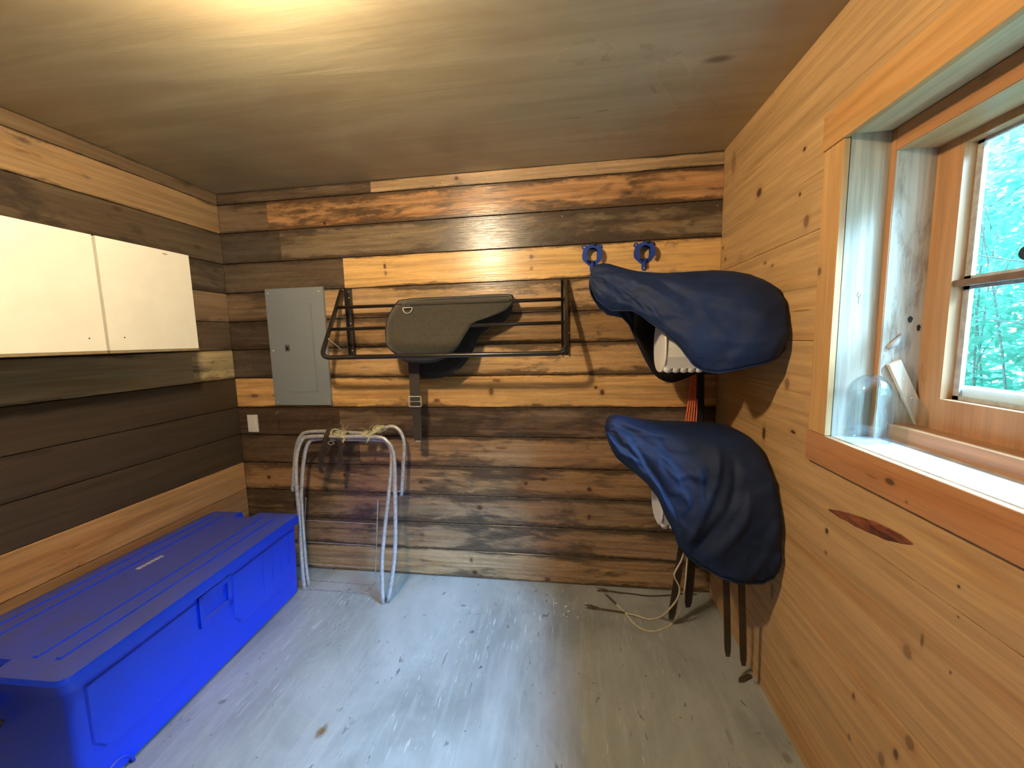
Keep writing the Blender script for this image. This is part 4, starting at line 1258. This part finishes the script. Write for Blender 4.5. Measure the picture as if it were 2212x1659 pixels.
a, b = at(842, 1061, 1, -.17), at(873, 1062, 1, -.11)
MB().tube([a, b], .0035, 8).build('bolt', 'screw_metal', fs, smooth=True)
a, b = at(632, 1052, 1, -.12), at(655, 1050, 1, -.20)
MB().tube([a, b], .0035, 8).build('bolt', 'screw_metal', fs, smooth=True)
# twine lashings round the top bars
tw = [(717, 934, .016), (745, 940, .020), (795, 938, .016), (820, 927, .015)]
lash = MB()
for i, (px, py, r0) in enumerate(tw):
    c = at(px, py, 1, -.115)
    for k in range(9):
        t = k / 8; x = c.x + (t - .5) * .040
        lash.tube([Vector((x + .006 * math.sin(q * 2.1 + k), c.y + (.040 + .003 * (k % 3)) * math.cos(q), c.z + (r0 + .004 * (k % 2)) * math.sin(q))) for q in [j * 2 * PI / 10 for j in range(10)]], .0030, 5, True)
for (p0, p1) in (((720, 938), (760, 948)), ((792, 944), (826, 922)), ((745, 950), (735, 962)), ((800, 945), (790, 957))):
    a, b = at(*p0, 1, -.16), at(*p1, 1, -.15)
    for k in range(4):
        lash.tube(spline([a + Vector((0, 0, .003 * k)), a.lerp(b, .5) + Vector((0, -.006, .004 * k - .006)), b + Vector((.003 * k, 0, 0))], 4), .002, 5)
for k in range(14):        # loose ends
    a = at(rnd.choice([795, 815, 745]), rnd.uniform(925, 940), 1, -.12)
    b = a + Vector((rnd.uniform(-.05, .04), rnd.uniform(-.02, .02), rnd.uniform(.01, .05)))
    lash.tube([a, a.lerp(b, .5) + Vector((0, 0, .012)), b], .0010, 4)
tag(lash.build('twine', 'twine'), 'pale green baling twine lashed round the top bars of the folded stand', 'twine')
# halter strap hung over the bar
hs = thing('halter_strap', tuple(at(700, 950, 1, -.16)), 'dark leather halter strap with a metal ring hung over the folded stand', 'strap')
A_ = [at(718, 930, 1, -.085), at(712, 926, 1, -.12), at(705, 940, 1, -.168), at(698, 965, 1, -.172), at(693, 990, 1, -.165), at(699, 1006, 1, -.16)]
MB().ribbon(spline(A_, 5), (1, 0, .1), .028, .004).build('strap', 'brown_leather', hs)
A_ = [at(722, 948, 1, -.172), at(735, 956, 1, -.172), at(735, 985, 1, -.168), at(734, 1012, 1, -.162)]
MB().ribbon(spline(A_, 5), (1, 0, 0), .027, .004).build('strap', 'brown_leather', hs)
A_ = [at(708, 948, 1, -.170), at(704, 975, 1, -.165), at(690, 1003, 1, -.155), at(697, 1022, 1, -.15)]
MB().ribbon(spline(A_, 5), (1, 0, 0), .024, .004).build('strap', 'brown_leather', hs)
c = at(715, 957, 1, -.178)
MB().tube([c + Vector((.018 * math.cos(t), 0, .010 * math.sin(t))) for t in [k * PI / 8 for k in range(16)]], .0018, 6, True).build('ring', 'screw_metal', hs, smooth=True)

# wire rack leaning on the wall behind the stand
wk = thing('wire_rack', (.78, -.06, 0), 'thin bent wire rack leaning on the wall behind the folding stand', 'rack')
xa, xb = .445, .935
yz = lambda z: -.13 + .10 * z / .48
for x in (xa, xb):
    MB().tube([(x, yz(0), .003), (x, yz(.50), .50)], .0032, 6).build('upright', 'wire_metal', wk)
for z in (.36, .23, .10):
    MB().tube([(xa, yz(z), z), (xb, yz(z), z - .004)], .0026, 6).build('cross_wire', 'wire_metal', wk)
for y in (-.13, -.215):
    MB().tube([(xa, y, .0035), (xb, y, .0035)], .0028, 6).build('foot_wire', 'wire_metal', wk)
MB().tube([(xb, -.13, .0035), (xb, -.215, .0035)], .0028, 6).build('foot_wire', 'wire_metal', wk)

# ------------------------------------------------------------------ blue trunk
def T(u, v, w):
    """u 0 far end .. 1 near end, v 0 back .. 1 front, w height 0..1 of the trunk"""
    yt = -.262 + (-1.405 + .262) * u; yb_ = -.235 + (-1.375 + .235) * u
    ft = .560 + .062 * u; fb = .515 + .056 * u
    bt, bb = .012, .045
    k = w
    y = yb_ + (yt - yb_) * k + (v - .5) * .02
    x = (bb + (bt - bb) * k) * (1 - v) + (fb + (ft - fb) * k) * v
    return Vector((x, y, .004 + w * .502))


tr = thing('storage_trunk', (.30, -.82, 0), 'large blue plastic storage trunk with a dusty lid on the floor along the left wall', 'trunk')


def rrect(u0, u1, v0, v1, r_u, r_v, n=5):
    out = []
    for (cu, cv, a0) in ((u1 - r_u, v1 - r_v, 0), (u0 + r_u, v1 - r_v, PI / 2), (u0 + r_u, v0 + r_v, PI), (u1 - r_u, v0 + r_v, 1.5 * PI)):
        for k in range(n + 1):
            a = a0 + k * PI / 2 / n
            out.append((cu + r_u * math.cos(a), cv + r_v * math.sin(a)))
    return out


def shell(levels, mat, name, parent, capb=True, capt=True):
    """levels: (u0,u1,v0,v1,ru,rv,w)"""
    rows = [[T(u, v, w_) for u, v in rrect(u0, u1, v0, v1, ru, rv)] for (u0, u1, v0, v1, ru, rv, w_) in levels]
    n = len(rows[0]); vs = [p for r in rows for p in r]; fs = []
    for i in range(len(rows) - 1):
        for j in range(n):
            k = (j + 1) % n; fs.append((i * n + j, i * n + k, (i + 1) * n + k, (i + 1) * n + j))
    if capb: fs.append(tuple(range(n)))
    if capt: fs.append(tuple((len(rows) - 1) * n + j for j in range(n)))
    o = MB().add(vs, fs).build(name, mat, parent)
    return smooth_angle(o, .55)


shell([(.03, .97, .03, .96, .03, .05, 0), (.012, .988, .015, .985, .03, .05, .03), (.012, .988, .015, .985, .03, .05, .895)], 'blue_plastic', 'body', tr)
# side details of the front wall: raised panels with rounded lower edges
def fpt(u, w_, out=0.0):
    p = T(u, .985, w_); return p + Vector((out, 0, 0))


for (ua, ub) in ((.035, .44), (.60, .955)):
    poly = [(ua, .84), (ub, .84), (ub, .40), (ub - .03 if ub < .9 else ub - .03, .30), (ub - .06, .27), (ua + .05, .27), (ua + .015, .30), (ua, .38)]
    n = len(poly)
    vs = [fpt(u, w_, -.004) for u, w_ in poly] + [fpt(ua + (ub - ua) * ((u - ua) / (ub - ua) * .965 + .0175), .27 + (w_ - .27) * .965 + .012, .009) for u, w_ in poly]
    fs_ = [tuple(range(n, 2 * n))] + [(i, (i + 1) % n, n + (i + 1) % n, n + i) for i in range(n)]
    MB().add(vs, fs_).build('side_panel', 'blue_plastic', tr, bevel=.004)
# recessed handle pocket between the panels: a frame standing proud round a dark pocket
def frame(u0, u1, w0, w1, t, out, name):
    m = MB()
    for (a0, a1, b0, b1) in ((u0, u1, w1 - t, w1), (u0, u1, w0, w0 + t), (u0, u0 + t * .42, w0, w1), (u1 - t * .42, u1, w0, w1)):
        c = [fpt(a0, b0, -.004), fpt(a1, b0, -.004), fpt(a1, b1, -.004), fpt(a0, b1, -.004), fpt(a0, b0, out), fpt(a1, b0, out), fpt(a1, b1, out), fpt(a0, b1, out)]
        m.hexa(c)
    return m.build(name, 'blue_plastic', tr)


frame(.445, .595, .58, .87, .05, .012, 'handle_pocket')
# vertical ribs on the far panel
for u in (.08, .14, .20, .26):
    m = MB(); m.hexa([fpt(u, .45, .006), fpt(u + .012, .45, .006), fpt(u + .012, .82, .006), fpt(u, .82, .006), fpt(u + .002, .46, .012), fpt(u + .010, .46, .012), fpt(u + .010, .81, .012), fpt(u + .002, .81, .012)])
    m.build('rib', 'blue_plastic', tr)
# wheel arch near the front end
arch = [fpt(.905 + .045 * math.cos(t), .0 + .125 * math.sin(t), .003) for t in [k * PI / 10 for k in range(11)]]
MB().tube(arch, .006, 6).build('wheel_arch', 'blue_plastic', tr, smooth=True)
wc = fpt(.905, .06, -.022)
MB().lathe([(.0001, 0), (.026, 0), (.028, .006), (.028, .012), (.0001, .014)], wc, (1, 0, 0), 20).build('wheel', 'black_rubber', tr, smooth=False)
# lid with notches at both ends where the latches sit
lid_lv = [(-.004, 1.004, -.012, 1.012, .03, .05, .885), (-.006, 1.006, -.014, 1.014, .03, .05, .955), (.0, 1.0, -.004, 1.004, .03, .05, .985), (.010, .990, .012, .985, .03, .05, .993)]
def notched(u0, u1, v0, v1, ru, rv, n=5):
    base = rrect(u0, u1, v0, v1, ru, rv, n)
    # order: (u1,v1) corner, (u0,v1), (u0,v0), (u1,v0)
    c = [base[k * (n + 1):(k + 1) * (n + 1)] for k in range(4)]
    nd = .055
    far = [(u0, .56), (u0 + nd, .54), (u0 + nd, .36), (u0, .34)]
    near = [(u1, .34), (u1 - nd, .36), (u1 - nd, .56), (u1, .58)]
    return c[0] + c[1] + far + c[2] + c[3] + near


rows = [[T(u, v, w_) for u, v in notched(u0, u1, v0, v1, ru, rv)] for (u0, u1, v0, v1, ru, rv, w_) in lid_lv]
n = len(rows[0]); vs = [p for r in rows for p in r]; fs_ = []
for i in range(len(rows) - 1):
    for j in range(n):
        k = (j + 1) % n; fs_.append((i * n + j, i * n + k, (i + 1) * n + k, (i + 1) * n + j))
fs_ += [tuple(range(n)), tuple((len(rows) - 1) * n + j for j in range(n))]
lid = smooth_angle(MB().add(vs, fs_).build('lid', 'blue_plastic', tr), .5)
for v in (.10, .22, .66, .80):
    c = [T(.06, v, .990), T(.94, v, .990), T(.94, v + .035, .990), T(.06, v + .035, .990), T(.065, v + .006, 1.004), T(.935, v + .006, 1.004), T(.935, v + .029, 1.004), T(.065, v + .029, 1.004)]
    MB().hexa(c).build('lid_rib', 'blue_plastic', lid)
# worn, unreadable pale lettering along the lid: small raised bars of different widths
m = MB(); u = at(300, 1227, 2, .51); v_ = at(362, 1194, 2, .51)
dv = (v_ - u); Ld = dv.length; dn = dv.normalized(); sn = Vector((-dn.y, dn.x, 0))
x = 0.0
for wch in (.016, .012, .018, .010, .016, .014):
    a = u + dn * x; b = u + dn * (x + wch); hgt = .020
    m.hexa([(a.x, a.y, .5025), (b.x, b.y, .5025), tuple((b + sn * hgt).xy) + (.5025,), tuple((a + sn * hgt).xy) + (.5025,),
            (a.x, a.y, .5045), (b.x, b.y, .5045), tuple((b + sn * hgt).xy) + (.5045,), tuple((a + sn * hgt).xy) + (.5045,)])
    x += wch + .005
m.build('lettering', 'lettering_pale', lid)
# end latch, black rope handle
for uu, sg in ((.0, 1), (1.0, -1)):
    a = T(uu, .45, .80) + Vector((0, sg * .012, 0))
    MB().box(a.x - .05, a.x + .05, a.y - .012, a.y + .012, a.z - .05, a.z + .05, .004).build('latch', 'blue_plastic', tr)
c = T(1.0, .45, .62) + Vector((0, -.02, 0))
MB().tube(spline([c + Vector((-.09, .015, .03)), c + Vector((-.07, -.02, -.03)), c + Vector((0, -.03, -.05)), c + Vector((.07, -.02, -.03)), c + Vector((.09, .015, .03))], 5), .009, 8).build('rope_handle', 'black_rubber', tr, smooth=True)
